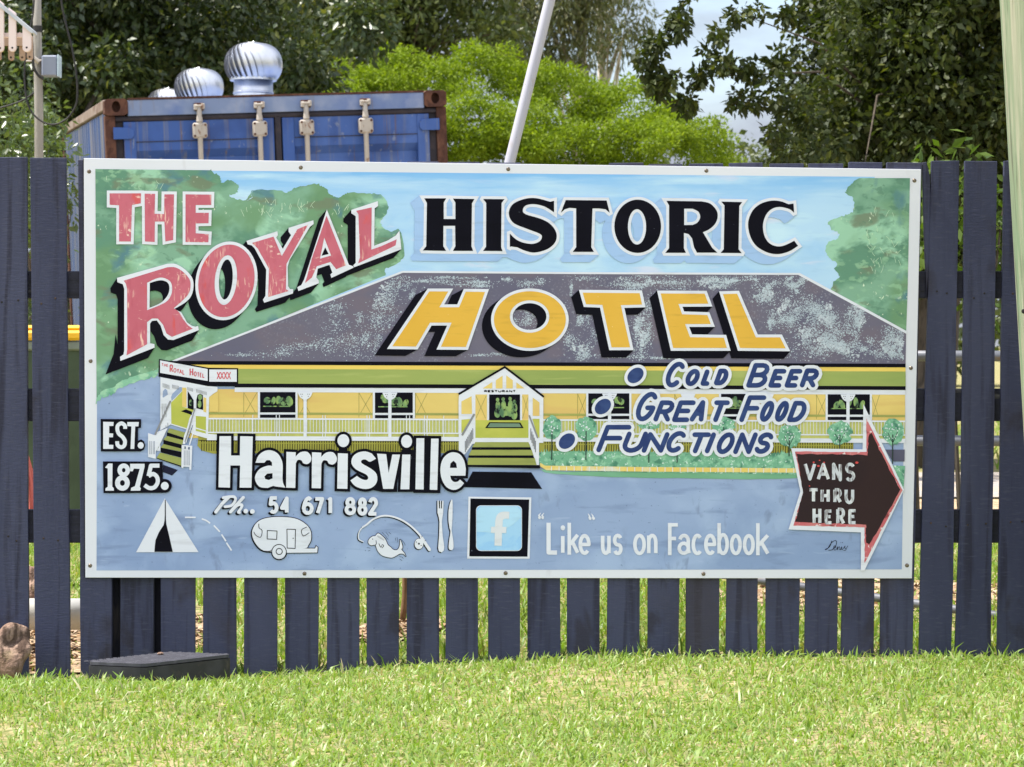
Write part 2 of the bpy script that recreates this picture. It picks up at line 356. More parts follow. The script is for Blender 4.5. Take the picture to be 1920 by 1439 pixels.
tree('gum_tree', 'sparse gum tree with slender pale trunk against open sky', [
    (1150, 20, 54, 40, 50, .7), (1180, 60, 54, 34, 40, .6), (1200, -10, 54, 40, 40, .7), (1150, 110, 54, 30, 30, .5), (1130, -40, 54, 60, 40, .7), (1215, 70, 54, 12, 30, .4)],
    9, .32, 90, .16, gumleaf, P(1120, 740, 54.5), .14, palebark, trunk_top=P(1122, -40, 54.4), n_limb=22, asp=.22, droop=.8, flat=1.2)
# dark tree at right: one solid crown, one ragged outer tree
tree('dense_tree', 'dense dark green tree behind the fence beside the timber pole', [
    (1720, 60, 20, 190, 120, .8), (1700, 220, 20, 190, 110, .8), (1800, 400, 20.5, 140, 130, .7), (1640, 10, 20.5, 110, 90, .8), (1880, 120, 20, 120, 180, .8), (1600, 240, 20.5, 100, 80, .6), (1760, -120, 20, 220, 110, .9), (1650, 400, 20.5, 150, 110, .7), (1740, 180, 21.6, 260, 300, .3), (1560, 300, 20.8, 90, 50, .4)],
    30, .28, 190, .074, rightleaf, (3.1, 12.6, 0), .2, bark, n_limb=14, asp=.55, droop=.3)
tree('ragged_tree', 'ragged dark leaved tree with sky showing through near the picture middle right', [
    (1290, 25, 18.5, 34, 34, .2), (1330, 70, 18.5, 36, 40, .22), (1385, 15, 18.5, 44, 18, .2), (1260, 60, 18.5, 14, 26, .15), (1225, 85, 18.5, 16, 16, .12), (1215, 120, 18.5, 14, 22, .1), (1350, 115, 18.5, 22, 24, .2), (1400, 135, 18.5, 26, 34, .2),
    (1430, 175, 18.5, 34, 34, .22), (1395, 195, 18.5, 26, 12, .15), (1462, 112, 18.5, 24, 18, .2), (1490, 200, 18.5, 34, 44, .25), (1250, 160, 18.5, 26, 14, .15), (1285, 190, 18.5, 24, 14, .12), (1310, 150, 18.5, 12, 14, .12), (1222, 150, 18.5, 14, 10, .1),
    (1440, 245, 18.5, 44, 34, .25), (1520, 255, 18.7, 50, 50, .4), (1560, 140, 18.7, 30, 60, .4), (1590, 30, 18.7, 34, 60, .4), (1490, 290, 18.5, 80, 24, .3), (1560, 330, 18.8, 120, 60, .5), (1340, -50, 18.5, 110, 40, .4), (1478, 28, 18.5, 16, 12, .1)],
    56, .08, 48, .066, rightleaf, (3.2, 12.2, 0), .07, bark, trunk_top=P(1720, 60, 20.3), n_limb=3, asp=.55, droop=.3)
# broad leaved plants against the fence at right
def plant(label, px, py, d, rx, ry, n, size):
    base = P(px, 645, d); base.z = 0
    t = root('broadleaf_plant', base, label, 'plant', 'broadleaf plants behind the right pickets')
    cen = subcentres([(px, py, d, rx, ry, .22)], n)
    leafcloud('foliage', cen, .14, 20, size, plantleaf, t, base, asp=.46, droop=.45)
    b = MB()
    for j in range(0, len(cen), 2):
        e = Vector(cen[j]); b.tube([base+Vector((RNG.normal(0, .05), 0, 0)), base.lerp(e, .6)+Vector((0, 0, .1)), e], [.012, .009, .004], 5)
    b.build('stem', bark, t, base)
plant('broad green leafed plant beside the timber pole behind the right pickets', 1815, 425, 12.5, 95, 180, 60, .075)
plant('broad green leafed plant behind the right pickets nearest the sign edge', 1715, 440, 13.2, 80, 150, 44, .075)
tree('distant_tree', 'distant low green tree line tree glimpsed between right pickets', [(1800, 600, 60, 420, 130, 2), (1300, 420, 60, 500, 150, 2)], 2.2, .8, 60, .3, oliveleaf, P(1700, 724, 60), .3, bark, n_limb=16)
tree('distant_tree', 'distant green tree glimpsed between left pickets behind the bin', [(0, 500, 42, 300, 200, 1.5), (300, 420, 42, 300, 200, 1.5)], 2.5, .6, 60, .22, oliveleaf, P(40, 758, 42), .3, bark, n_limb=16)
# sapling
b0 = P(752, 1168, 9.07); b0.z = float(gz(b0.x, b0.y))
t = root('sapling', b0, 'thin brown sapling stem between pickets under the sign', 'sapling')
b = MB(); b.tube([b0-Vector((0, 0, .02)), b0+Vector((.010, 0, .06)), b0+Vector((.014, 0, .12)), b0+Vector((.008, 0, .35)), b0+Vector((.03, 0, .7))], [.011, .0105, .010, .009, .005], 8)
b.build('stem', mat('sapling_bark', (.17, .09, .045), [((.28, .17, .09), 40, (1, 1, .3), .45, .6, .7)], rough=.8, raw=True), t, b0, smooth=True)
leafcloud('foliage', np.array([[b0.x+.03, b0.y, b0.z+.7], [b0.x-.02, b0.y, b0.z+.62], [b0.x+.06, b0.y, b0.z+.66]]), .09, 24, .05, plantleaf, t, b0)
# ------------------------------------------------------------------ fence
picket_m = mat('slate_paint', (53, 57, 80), [((65, 69, 92), 5, (1, 1, .25), .42, .62, .7), ((34, 34, 50), 34, (1, 1, .06), .52, .66, .75), ((74, 76, 94), 60, (.5, 1, 3), .55, .68, .45), ((58, 54, 60), 3, (1, 1, .6), .58, .7, .6), ((36, 30, 30), 8, (1, 1, .6), .6, .68, .5)],
               rough=.6, spec=.25, bump=[(40, (1, 1, .05), .35), (130, (.35, 1, 1.6), .16), (9, (1, 1, .4), .2)])
dark_m = mat('weathered_slate_paint', (34, 34, 46), [((34, 34, 44), 8, (1, 1, .2), .45, .6, .8), ((74, 68, 64), 30, (1, 1, .2), .58, .68, .5)], rough=.75, spec=.25, bump=[(50, (1, 1, .08), .6)])
rail_m = mat('rail_paint', (42, 43, 57), [((32, 32, 42), 30, (.06, 1, 1), .5, .64, .8), ((120, 118, 116), 26, (.2, 1, 1), .62, .7, .6)], rough=.65, spec=.3, bump=[(44, (.06, 1, 1), .6)])
nail_m = mat('nail_steel', (44, 42, 46), [((90, 70, 55), 80, (1, 1, 1), .5, .6, .7)], rough=.5, metal=.6)
fence = root('picket_fence', (0, 0, 0), 'slate blue painted timber picket fence carrying the painted hotel sign', 'fence')
# bottoms and tops of the pickets in photo pixels: x left top, x right top, y top, x left bottom, x right bottom
PK = [(-98, -10, 296, -92, -3), (-8, 50, 295, -2, 53), (57, 123, 296, 66, 131), (147, 208, 300, 150, 210), (226, 288, 302, 225, 288, .022), (303, 366, 300, 302, 366),
      (381, 443, 302, 380, 442), (457, 520, 303, 457, 519), (534, 597, 302, 535, 596), (613, 674, 303, 613, 673), (688, 749, 304, 687, 748), (763, 823, 303, 762, 824), (839, 900, 304, 836, 896),
      (915, 976, 305, 915, 975), (990, 1052, 311, 989, 1050), (1067, 1130, 311, 1063, 1124), (1142, 1207, 306, 1138, 1199), (1217, 1279, 308, 1214, 1273), (1293, 1357, 307, 1286, 1348), (1367, 1430, 306, 1361, 1420),
      (1443, 1508, 307, 1436, 1498), (1516, 1581, 307, 1509, 1570), (1592, 1654, 304, 1577, 1638), (1662, 1728, 305, 1650, 1711), (1747, 1799, 302, 1722, 1784), (1809, 1870, 302, 1800, 1858), (1884, 1950, 302, 1870, 1938), (1962, 2024, 303, 1950, 2012)]
for i, q in enumerate(PK):
    xl, xr, yt, xbl, xbr = q[:5]; dy = q[5] if len(q) > 5 else 0.0
    d = DIST+dy; jit = RNG.normal(0, .0015)+(0.002 if i % 3 == 0 else 0)
    y0 = jit+dy; t = .019
    TL, TR = P(xl, yt, d), P(xr, yt+RNG.uniform(-1, 1), d)
    BL, BR = P(xbl, 1240, d), P(xbr, 1240, d)
    zb = float(gz((BL.x+BR.x)/2, 0))-.015+(.004 if i in (0, 1, 2) else 0)
    k = (TL.z-zb)/(TL.z-BL.z)
    BL, BR = TL.lerp(BL, k), TR.lerp(BR, k); BL.z = BR.z = zb
    n = 6; b = MB(); V = []
    for r in range(n+1):
        f = r/n; a = TL.lerp(BL, f); c = TR.lerp(BR, f)
        wob = RNG.normal(0, .0008, 2)
        V += [(a.x+wob[0], y0, a.z), (c.x+wob[1], y0, c.z), (c.x+wob[1], y0+t, c.z), (a.x+wob[0], y0+t, a.z)]
    Fc = [(0, 1, 2, 3), (4*n+3, 4*n+2, 4*n+1, 4*n)]
    for r in range(n):
        o = 4*r
        for k2 in range(4): Fc.append((o+k2, o+4+k2, o+4+(k2+1) % 4, o+(k2+1) % 4))
    b.add(V, Fc)
    pk = b.build('picket', picket_m, fence, bevel=.0012)
    off = [0]
    if i in (1, 2, 3, 24, 25, 26):     # nails where the rails cross
        for ry in (548, 975):
            for s in (.28, .68):
                c = TL.lerp(TR, s); f = (ry-yt)/(1240-yt); w = c.lerp(BL.lerp(BR, s), f)
                nb = MB(); nb.lathe([(0, -.0015), (.0030, -.0012), (.0034, 0)], (w.x+RNG.normal(0, .004), y0, w.z+RNG.normal(0, .008)), 8, 'y')
                nb.build('nail', nail_m, pk)
# split slivers on the two right pickets
def sliver(pts, y0, t=.018):
    b = MB(); b.prism([P(x, y, DIST)+Vector((0, y0, 0)) for x, y in pts], (0, t, 0)); b.build('split_strip', picket_m, fence, bevel=.001)
sliver([(1730, 305), (1738, 304), (1744, 330), (1747, 420), (1738, 560), (1733, 420)], .004)
sliver([(1808, 700), (1806, 900), (1803, 1020), (1800, 1225), (1791, 1226), (1796, 1080), (1803, 900), (1805, 760)], .003)
sliver([(1890, 300), (1897, 400), (1893, 560), (1882, 640), (1882, 420)], .002)
for (y1, y2) in ((509, 560), (729, 790), (956, 1018)):
    zt, zb = P(0, y1, 8.03).z, P(0, y2, 8.03).z
    b = MB(); b.box(-1.9, 1.9, .021, .062, zb, zt); b.build('rail', rail_m, fence, bevel=.002)
for (x0, x1) in ((-1.185, -1.03), (1.62, 1.72)):
    b = MB(); b.box(x0, x1, .064, .16, -.2, P(0, 480, 8.1).z); b.build('post', dark_m, fence, bevel=.003)

# ------------------------------------------------------------------ timber utility pole
tp = mat('weathered_green_timber', (132, 142, 116), [((112, 134, 104), 6, (1, 1, .2), .42, .60, .9), ((170, 166, 146), 44, (1, 1, .03), .48, .64, .7), ((80, 82, 66), 80, (1, 1, .02), .54, .66, .7), ((152, 138, 112), 12, (1, 1, .15), .55, .68, .7)], rough=.85, spec=.2, bump=[(40, (1, 1, .03), .9)])
dpole = 7.62; r = .135; a = P(1875, 0, dpole); bq = P(1919, 770, dpole); dirv = (a-bq)/(a.z-bq.z)
base = bq+dirv*(-.1-bq.z)+Vector((r, 0, 0)); t = root('timber_pole', Vector((base.x, base.y, 0)), 'tall weathered greenish timber pole leaning in front of the right fence end', 'pole')
b = MB(); b.tube([base+dirv*h for h in (0, .5, 1, 1.5, 2, 3, 5, 7)], [r*1.02, r*1.01, r, r*.995, r*.99, r*.97, r*.93, r*.9], 40); b.build('shaft', tp, t, t.location, smooth=True)
for (h, aa) in ((1.02, 200), (.86, 205)):
    c = base+dirv*(h+.1)+Vector((math.cos(math.radians(aa))*r, math.sin(math.radians(aa))*r, 0))
    b = MB(); b.lathe([(0, -.004), (.006, -.003), (.007, 0)], c, 10, 'y'); b.build('bolt', nail_m, t, t.location)

# ------------------------------------------------------------------ leaning white pole
wp = mat('white_pole_paint', (176, 176, 188), [((150, 150, 166), 6, (1, 1, .2), .45, .62, .6), ((120, 110, 105), 140, (1, 1, 1), .66, .72, .8), ((160, 150, 145), 30, (1, 1, .4), .6, .7, .4)], rough=.45, spec=.4)
dp = 11.0; top = P(1031, 0, dp); bot = P(956, 303, dp); dv = (top-bot)/(top.z-bot.z); bot = bot-dv*bot.z
b = MB(); b.tube([bot-dv*.05, bot+dv*1.2, bot+dv*2.6, bot+dv*3.6], [.0218, .0218, .0218, .0215], 20); b.lathe([(.0215, 0), (.0265, .003), (.0265, .03), (.0, .034)], bot+dv*3.6, 20)
o = b.build('leaning_pole', wp, None, smooth=False); tag(o, 'slim white painted steel pole leaning behind the sign', 'pole')
for p_ in o.data.polygons: p_.use_smooth = True

# ------------------------------------------------------------------ shipping container
blue = mat('blue_container_paint', (50, 84, 150), [((70, 100, 162), 2.2, (1, 1, .3), .45, .65, .7), ((46, 78, 140), 5, (1, 1, .5), .5, .65, .6), ((120, 120, 118), 4, (4, 1, .12), .56, .68, .6), ((104, 82, 66), 9, (3, 1, .1), .60, .70, .75), ((34, 60, 118), 3, (1, 1, 1), .5, .6, .5), ((126, 134, 150), 22, (1, 1, .6), .64, .70, .6)], rough=.5, spec=.4)
faded = mat('faded_blue_paint', (116, 132, 164), [((80, 104, 158), 2.5, (1, 1, .6), .5, .65, .7), ((120, 112, 108), 7, (2, 2, .15), .6, .7, .6), ((150, 158, 178), 6, (1, 1, 1), .5, .65, .5)], rough=.6, spec=.3)
side_m = mat('weathered_side_paint', (68, 82, 112), [((50, 78, 128), 1.6, (1, 1, .4), .5, .66, .8), ((128, 124, 118), 4, (1, 2.5, .1), .5, .66, .7), ((96, 84, 74), 9, (1, 3, .1), .6, .72, .7)], rough=.65, spec=.3)
rust = mat('rusty_steel', (80, 54, 46), [((102, 70, 56), 12, (1, 1, 1), .45, .62, .8), ((66, 44, 38), 25, (1, 1, .6), .5, .62, .8), ((140, 112, 92), 8, (1, 1, .3), .6, .7, .6)], rough=.85, spec=.2, bump=[(60, (1, 1, 1), .4)])
railw = mat('weathered_rail_paint', (128, 112, 102), [((96, 72, 60), 6, (1, .4, 1), .5, .64, .8), ((150, 140, 132), 12, (1, .3, 1), .5, .65, .6)], rough=.75)
gasket = mat('black_rubber', (44, 40, 48), [((66, 58, 60), 14, (1, 1, 1), .5, .65, .6)], rough=.7)
galv = mat('cream_bar_paint', (172, 164, 154), [((160, 150, 138), 12, (1, 1, .4), .5, .65, .7), ((120, 84, 64), 30, (1, 1, .5), .62, .7, .8)], rough=.55)
Lc, Wc, Hc = 6.06, 2.44, 2.59
Rm = Euler((math.radians(2.6), math.radians(-2.6), math.radians(12)), 'XYZ').to_matrix()
cloc = P(195, 186, 19.15)-Rm @ Vector((0, 0, Hc))
cont = root('shipping_container', cloc, 'weathered blue steel shipping container with cream door bars and rusty corners', 'shipping container', rot=(math.radians(2.6), math.radians(-2.6), math.radians(12)))
def corr(n, a0, a1, dep):                 # trapezoid corrugation along one axis
    pitch = (a1-a0)/n; out = []
    for i in range(n):
        s = a0+i*pitch; out += [(s, 0), (s+pitch*.3, 0), (s+pitch*.5, dep), (s+pitch*.8, dep)]
    return out+[(a1, 0)]
pts = corr(22, .15, Lc-.15, .035); V = []; Fs = []
for (y, dx) in pts: V += [(.01+dx, y, .12), (.01+dx, y, Hc-.09)]
for i in range(len(pts)-1): Fs.append((2*i, 2*i+1, 2*i+3, 2*i+2))
obj('side_panel', V, Fs, side_m, cont)
obj('side_panel', [(Wc-x, y, z) for x, y, z in V], [f[::-1] for f in Fs], side_m, cont)
b = MB(); b.box(.03, Wc-.03, .1, Lc-.1, Hc-.06, Hc-.03); b.build('roof', faded, cont)
b = MB(); b.box(.05, Wc-.05, .1, Lc-.06, .05, .12); b.build('floor', dark_m, cont)
b = MB(); b.box(.1, Wc-.1, Lc-.05, Lc-.02, .12, Hc-.1); b.build('end_wall', side_m, cont)
for x0 in (0, Wc-.06):
    b = MB(); b.box(x0, x0+.06, .178, Lc-.178, Hc-.075, Hc); b.build('top_rail', railw, cont, bevel=.006)
    b = MB(); b.box(x0, x0+.06, .178, Lc-.178, 0, .12); b.build('bottom_rail', rust, cont, bevel=.006)
for y0 in (0, Lc-.178):
    for x0 in (0, Wc-.162):
        for z0 in (0, Hc-.118):
            b = MB()
            if y0 == 0 and z0 > 0:        # visible corner blocks have an oval hole in their face
                hx, hz, n = x0+.081, z0+.062, 20
                ov = [(hx+.030*math.cos(2*math.pi*k/n), hz+.040*math.sin(2*math.pi*k/n)) for k in range(n)]
                sq = []
                for k in range(n):
                    c, s = math.cos(2*math.pi*k/n), math.sin(2*math.pi*k/n); q = 1/max(abs(c), abs(s))
                    sq.append((x0+.081+.081*c*q, z0+.059+.059*s*q))
                v = [(x, -.012, z) for x, z in ov]+[(x, -.012, z) for x, z in sq]+[(x, .05, z) for x, z in ov]+[(x, .178, z) for x, z in sq]
                f = []
                for k in range(n):
                    j = (k+1) % n; f += [(k, j, n+j, n+k), (k, 2*n+k, 2*n+j, j), (n+k, n+j, 3*n+j, 3*n+k)]
                f += [tuple(range(2*n, 3*n)), tuple(range(3*n, 4*n))]
                b.add(v, f)
                b.build('corner_block', rust, cont)
            else:
                b.box(x0, x0+.162, y0, y0+.178, z0, z0+.118); b.build('corner_block', rust, cont, bevel=.006)
        b = MB(); b.box(x0 if x0 == 0 else x0+.09, x0+.072 if x0 == 0 else x0+.162, y0+.01, y0+.16, .118, Hc-.118); b.build('corner_post', rust, cont, bevel=.004)
b = MB(); b.box(.162, Wc-.162, .0, .10, Hc-.125, Hc-.012); b.build('door_header', faded, cont, bevel=.004)
b = MB(); b.box(.162, Wc-.162, -.004, .004, Hc-.012, Hc+.002); b.build('header_lip', rust, cont)
b = MB(); b.box(.1, Wc-.1, .0, .10, .02, .14); b.build('door_sill', rust, cont, bevel=.004)
gl = MB(); gl.tube([(.075, .035, Hc-.142), (1.2, .03, Hc-.146), (Wc-.075, .035, Hc-.142)], .021, 8); gl.tube([(1.22, .035, Hc-.16), (1.22, .035, .2)], .026, 8)
gl.box(.074, .125, .045, .08, .14, Hc-.14); gl.box(Wc-.125, Wc-.074, .045, .08, .14, Hc-.14); gl.build('door_gasket', gasket, cont, smooth=False)
def door(x0, x1):
    zt, zb = Hc-.165, .16; dz = zt-zb; st = .085
    prof = [(0, .0), (.205, .0), (.262, .055), (.42, .055), (.48, 0), (.78, 0), (.84, .045), (1.05, .045), (1.11, 0), (1.42, 0), (1.48, .045), (1.7, .045), (1.76, 0), (dz, 0)]
    V, Fs = [], []
    for (h, dep) in prof: V += [(x0+st, .028+dep, zt-h), (x1-st, .028+dep, zt-h)]
    for i in range(len(prof)-1): Fs.append((2*i, 2*i+1, 2*i+3, 2*i+2))
    dr = obj('door', V, Fs, blue, cont)
    for (a, c) in ((x0, x0+st), (x1-st, x1)):
        b = MB(); b.box(a, c, .016, .08, zb, zt); b.build('door_frame', blue, dr, bevel=.003)
    b = MB(); b.box(x0+st, x1-st, .022, .026, zt-.145, zt-.140); b.build('weld_seam', gasket, dr)
door(.128, 1.19); door(1.25, Wc-.128)
def hinge(xa, xb):
    b = MB(); z = Hc-.285; s = 1 if xb > xa else -1
    b.prism([(xa, -.006, z), (xb-s*.02, -.006, z), (xb, -.006, z+.02), (xb, -.006, z+.055), (xb-s*.02, -.006, z+.08), (xa, -.006, z+.085)], (0, .022, 0)); b.build('hinge', blue, cont, bevel=.003)
hinge(.055, .20); hinge(Wc-.055, Wc-.20)
for xb in (.66, 1.085, 1.42, 1.845):
    rb = MB(); rb.tube([(xb, -.022, .1), (xb, -.022, Hc-.16), (xb, -.022, Hc-.06)], .0185, 12); rod = rb.build('lock_rod', galv, cont, smooth=True)
    b = MB(); b.box(xb-.052, xb+.052, -.045, .012, Hc-.295, Hc-.185); b.build('guide_plate', galv, rod, bevel=.012)
    for sx in (-.038, .038):
        for z in (Hc-.278, Hc-.202):
            b = MB(); b.lathe([(0, -.006), (.008, -.005), (.009, 0)], (xb+sx, -.045, z), 8, 'y'); b.build('rivet', rust, rod)
    b = MB(); b.tube([(xb, -.022, Hc-.18), (xb, -.022, Hc-.14)], [.026, .02], 10); b.box(xb-.036, xb-.012, -.04, .0, Hc-.095, Hc-.055); b.box(xb+.014, xb+.04, -.04, .0, Hc-.09, Hc-.05); b.box(xb-.03, xb+.03, -.045, -.012, Hc-.075, Hc-.06)
    b.build('cam_keeper', galv, rod, bevel=.004)
    b = MB(); b.box(xb-.034, xb+.034, -.02, .0, Hc-.10, Hc-.045); b.build('keeper_plate', rust, rod, bevel=.003)

# ------------------------------------------------------------------ turbine ventilators on the container roof
chrome = mat('galvanised_steel', (214, 215, 220), [((190, 194, 200), 6, (1, 1, .2), .45, .62, .4)], rough=.36, metal=1.0)
ductm = mat('duct_steel', (205, 208, 214), [((180, 184, 192), 6, (1, 1, .1), .45, .6, .6)], rough=.3, metal=1.0)
def ventilator(label, px, py, rpx, d, zbase):
    c = P(px, py, d); R = rpx*d/FPX
    t = root('roof_ventilator', (c.x, c.y, zbase), label, 'ventilator', 'turbine ventilators on the container roof')
    hz = c.z-zbase; nv, nvane, kw = 18, 26, 5; pitch = 2*math.pi/nvane; V = []; Fs = []
    for q in range(nvane):                                # overlapping curved vanes
        o = len(V)
        for i in range(nv+1):
            ph = -.80+(math.pi/2+.72)*i/nv
            for k in range(kw+1):
                u = k/kw; th = pitch*(q+u*1.02)-.22*math.sin(ph)-.25*max(ph, 0)**2
                rr = R*math.cos(ph)**.62*(1-.045+.09*u)
                V.append((rr*math.cos(th), rr*math.sin(th), hz+R*.76*math.sin(ph)+R*.012*(.5-u)))
        for i in range(nv):
            for k in range(kw): Fs.append((o+i*(kw+1)+k, o+i*(kw+1)+k+1, o+(i+1)*(kw+1)+k+1, o+(i+1)*(kw+1)+k))
    obj('turbine_head', V, Fs, chrome, t, smooth=True)
    b = MB(); b.lathe([(R*math.cos(ph)**.62*.90, hz+R*.76*math.sin(ph)*.97) for ph in np.linspace(-.8, 1.5, 14)], (0, 0, 0), 40); b.build('inner_core', ductm, t, smooth=True)
    b = MB(); b.lathe([(R*.32, hz+R*.725), (R*.30, hz+R*.76), (R*.1, hz+R*.79), (0, hz+R*.795)], (0, 0, 0), 30); b.build('top_cap', chrome, t, smooth=True)
    zb = hz-R*.76*math.sin(.78); rb = R*math.cos(.78)**.62
    b = MB(); b.lathe([(rb*1.03, zb-.012), (rb*1.03, zb+.006)], (0, 0, 0), 48); b.lathe([(R*.045, hz+R*.78), (R*.04, hz+R*.79), (0, hz+R*.84)], (0, 0, 0), 12); b.build('rim_ring', ductm, t, smooth=False)
    b = MB(); b.lathe([(R*.70, -.05), (R*.70, zb-.01)], (0, 0, 0), 48); b.lathe([(R*.72, zb*.45), (R*.725, zb*.45+.008), (R*.72, zb*.45+.016)], (0, 0, 0), 48); b.build('duct', ductm, t, smooth=True)
def roofz(px, d):
    x = (px-960)*d/FPX; y = d-DIST
    return (cloc+Rm @ (Rm.inverted() @ (Vector((x, y, 0))-cloc)*1)).z if False else cloc.z+(Rm @ Vector(((x-cloc.x)*math.cos(.209)+(y-cloc.y)*math.sin(.209), -(x-cloc.x)*math.sin(.209)+(y-cloc.y)*math.cos(.209), Hc-.03))).z
ventilator('tall shining turbine ventilator nearest the container doors, with its duct showing', 475, 121, 52.5, 20.4, roofz(475, 20.4))
ventilator('middle turbine ventilator, lower and partly behind the container top edge', 373, 163, 44.5, 23.1, roofz(373, 23.1)-.05)
ventilator('farthest turbine ventilator, mostly hidden behind the middle one', 316, 197, 39.5, 25.8, roofz(316, 25.8)-.12)

# ------------------------------------------------------------------ grey service pole with its box, cables
gp = mat('grey_pole_paint', (150, 146, 140), [((120, 116, 110), 9, (1, 1, .2), .45, .62, .7), ((176, 172, 164), 30, (1, 1, .3), .55, .66, .5)], rough=.6)
boxm = mat('grey_box_steel', (128, 136, 154), [((108, 116, 134), 5, (1, 1, .3), .45, .6, .5)], rough=.4, spec=.5)
blk = mat('black_cable', (32, 31, 32), [((56, 54, 54), 20, (1, 1, 1), .5, .6, .5)], rough=.6)
dsp = 16.0; s = dsp/FPX
pb = P(73, 645, dsp); pb.z = 0
t = root('service_pole', pb, 'grey steel service pole with a small grey box strapped on', 'pole')
b = MB(); b.tube([pb-Vector((0, 0, .1)), P(73, 215, dsp), P(70, 60, dsp), P(68.5, -120, dsp)], [.0262, .0262, .025, .024], 16); b.build('shaft', gp, t, pb, smooth=True)
b = MB(); c0, c1 = P(70, 61, dsp), P(70, 49, dsp); b.tube([c0, c1], .0275, 16); b.build('strap', blk, t, pb, smooth=False)
b = MB(); q = P(95, 125, dsp-.02); b.box(q.x-.046, q.x+.046, q.y-.05, q.y+.05, q.z-.061, q.z+.061); b.build('junction_box', boxm, t, pb, bevel=.008)
b = MB(); b.box(q.x+.047, q.x+.056, q.y-.054, q.y+.054, q.z-.064, q.z+.064); b.build('box_lid', mat('box_lid_paint', (176, 196, 206), [((160, 180, 192), 8, (1, 1, 1), .5, .6, .4)], rough=.4), t, pb, bevel=.003)
b = MB(); z = P(0, 115, dsp).z; b.tube([(pb.x-.07, pb.y-.035, z-.004), (pb.x+.045, pb.y-.035, z+.002)], .006, 8); b.tube([(pb.x-.02, pb.y-.045, z+.012), (pb.x+.01, pb.y-.045, z-.012)], .014, 8); b.build('bracket', galv, t, pb)
def cable(pts, r, label, d):
    pp = [P(x, y, d+k*.004) for k, (x, y) in enumerate(pts)]
    fine = []
    for i in range(len(pp)-1):
        p0, p1, p2, p3 = pp[max(i-1, 0)], pp[i], pp[i+1], pp[min(i+2, len(pp)-1)]
        for u in np.linspace(0, 1, 6, endpoint=False):
            fine.append(.5*((2*p1)+(p2-p0)*u+(2*p0-5*p1+4*p2-p3)*u*u+(3*p1-p0-3*p2+p3)*u**3))
    fine.append(pp[-1]); b = MB(); b.tube(fine, r, 7); o = b.build('cable', blk, None, smooth=True)
    tag(o, label, 'cable', 'cables by the grey pole')
cable([(112, -40), (116, 10), (126, 55), (135, 90), (143, 140), (145, 180), (140, 203), (124, 224), (100, 234), (75, 226), (56, 205), (48, 175), (46, 135), (49, 95), (55, 60), (62, 25), (66, -40)], .0055, 'long black cable hanging in a wide loop beside the grey pole', 15.85)
cable([(54, 60), (60, 80), (61, 105), (64, 128), (72, 142), (82, 149)], .008, 'short brownish cable running down the grey pole into its box', 15.88)
cable([(-20, 208), (20, 197), (45, 187), (64, 174)], .005, 'thin cable sagging from the left towards the grey pole', 15.9)

# ------------------------------------------------------------------ slatted timber balustrade at top left
cream = mat('cream_paint', (224, 208, 206), [((204, 186, 182), 6, (1, 1, .4), .45, .62, .5)], rough=.6)
tan = mat('tan_paint', (176, 150, 132), [((150, 128, 112), 6, (1, 1, .4), .45, .62, .6)], rough=.7)
dv_ = 14.0
org = P(0, 70, dv_); t = root('slatted_valance', org, 'cream slatted timber valance with round slat ends at the top left corner', 'valance')
def slat(x0, x1, ytop, ytop2, ybot, d, m, hole=True):
    b = MB(); r_ = (x1-x0)/2; xc = (x0+x1)/2
    poly = [(x0, ytop), (x0, ybot-r_)]+[(xc-r_*math.cos(a), ybot-r_+r_*math.sin(a)) for a in np.linspace(.3, math.pi-.3, 7)]+[(x1, ybot-r_), (x1, ytop2)]
    b.prism([P(x, y, d) for x, y in poly], (0, .02, 0)); o = b.build('slat', m, t, org, bevel=.002)
    if hole:
        hb = MB(); hb.lathe([(0, -.003), (.005, -.002), (.006, .001)], P(xc, ybot-r_-.5, d), 8, 'y'); hb.build('bolt', nail_m, o, org)
for (x0, yt, m, yb, dd) in [(-102, -90, cream, 98, 0), (-74, -68, cream, 98, 0), (-46, -46, cream, 98, 0), (-20, -22, cream, 98, 0), (-7, -4, cream, 98, 0), (16, 14, cream, 97.5, 0), (42, 34, cream, 98, 0),
                            (-30, 60, tan, 114, .35), (-9, 60, tan, 114, .35), (15, 60, tan, 114, .35), (36, 60, tan, 114, .35), (50, 60, tan, 113, .35)]:
    w = 14 if dd == 0 else 11
    if x0 == 42: slat(42, 58, 44, 58, yb, dv_, m)
    else: slat(x0, x0+w, yt, yt+w*.8, yb, dv_+dd, m)
b = MB(); b.prism([P(x, y, dv_+.025) for x, y in ((-110, 62), (44, 62), (44, 70.5), (-110, 70.5))], (0, .03, 0)); b.build('cross_rail', cream, t, org, bevel=.002)
b = MB(); b.prism([P(x, y, dv_-.01) for x, y in ((-110, -86), (62, 57), (62, 62), (58, 62), (-110, -78))], (0, .12, 0)); b.build('top_rail', mat('grey_cap', (186, 192, 200), [((160, 166, 176), 5, (1, 1, 1), .45, .6, .5)], rough=.5), t, org)
b = MB(); b.prism([P(x, y, dv_+.33) for x, y in ((-110, 70), (60, 70), (60, 86), (-110, 86))], (0, .02, 0)); b.build('cross_rail', tan, t, org)
b = MB(); q = P(-150, 645, dv_+.1); b.box(q.x-.05, q.x+.05, q.y-.05, q.y+.05, -.05, P(0, 90, dv_).z); b.box(q.x-.02, q.x+.16, q.y-.03, q.y+.03, P(0, 82, dv_).z, P(0, 66, dv_).z); b.build('support_post', cream, t, org, bevel=.004)

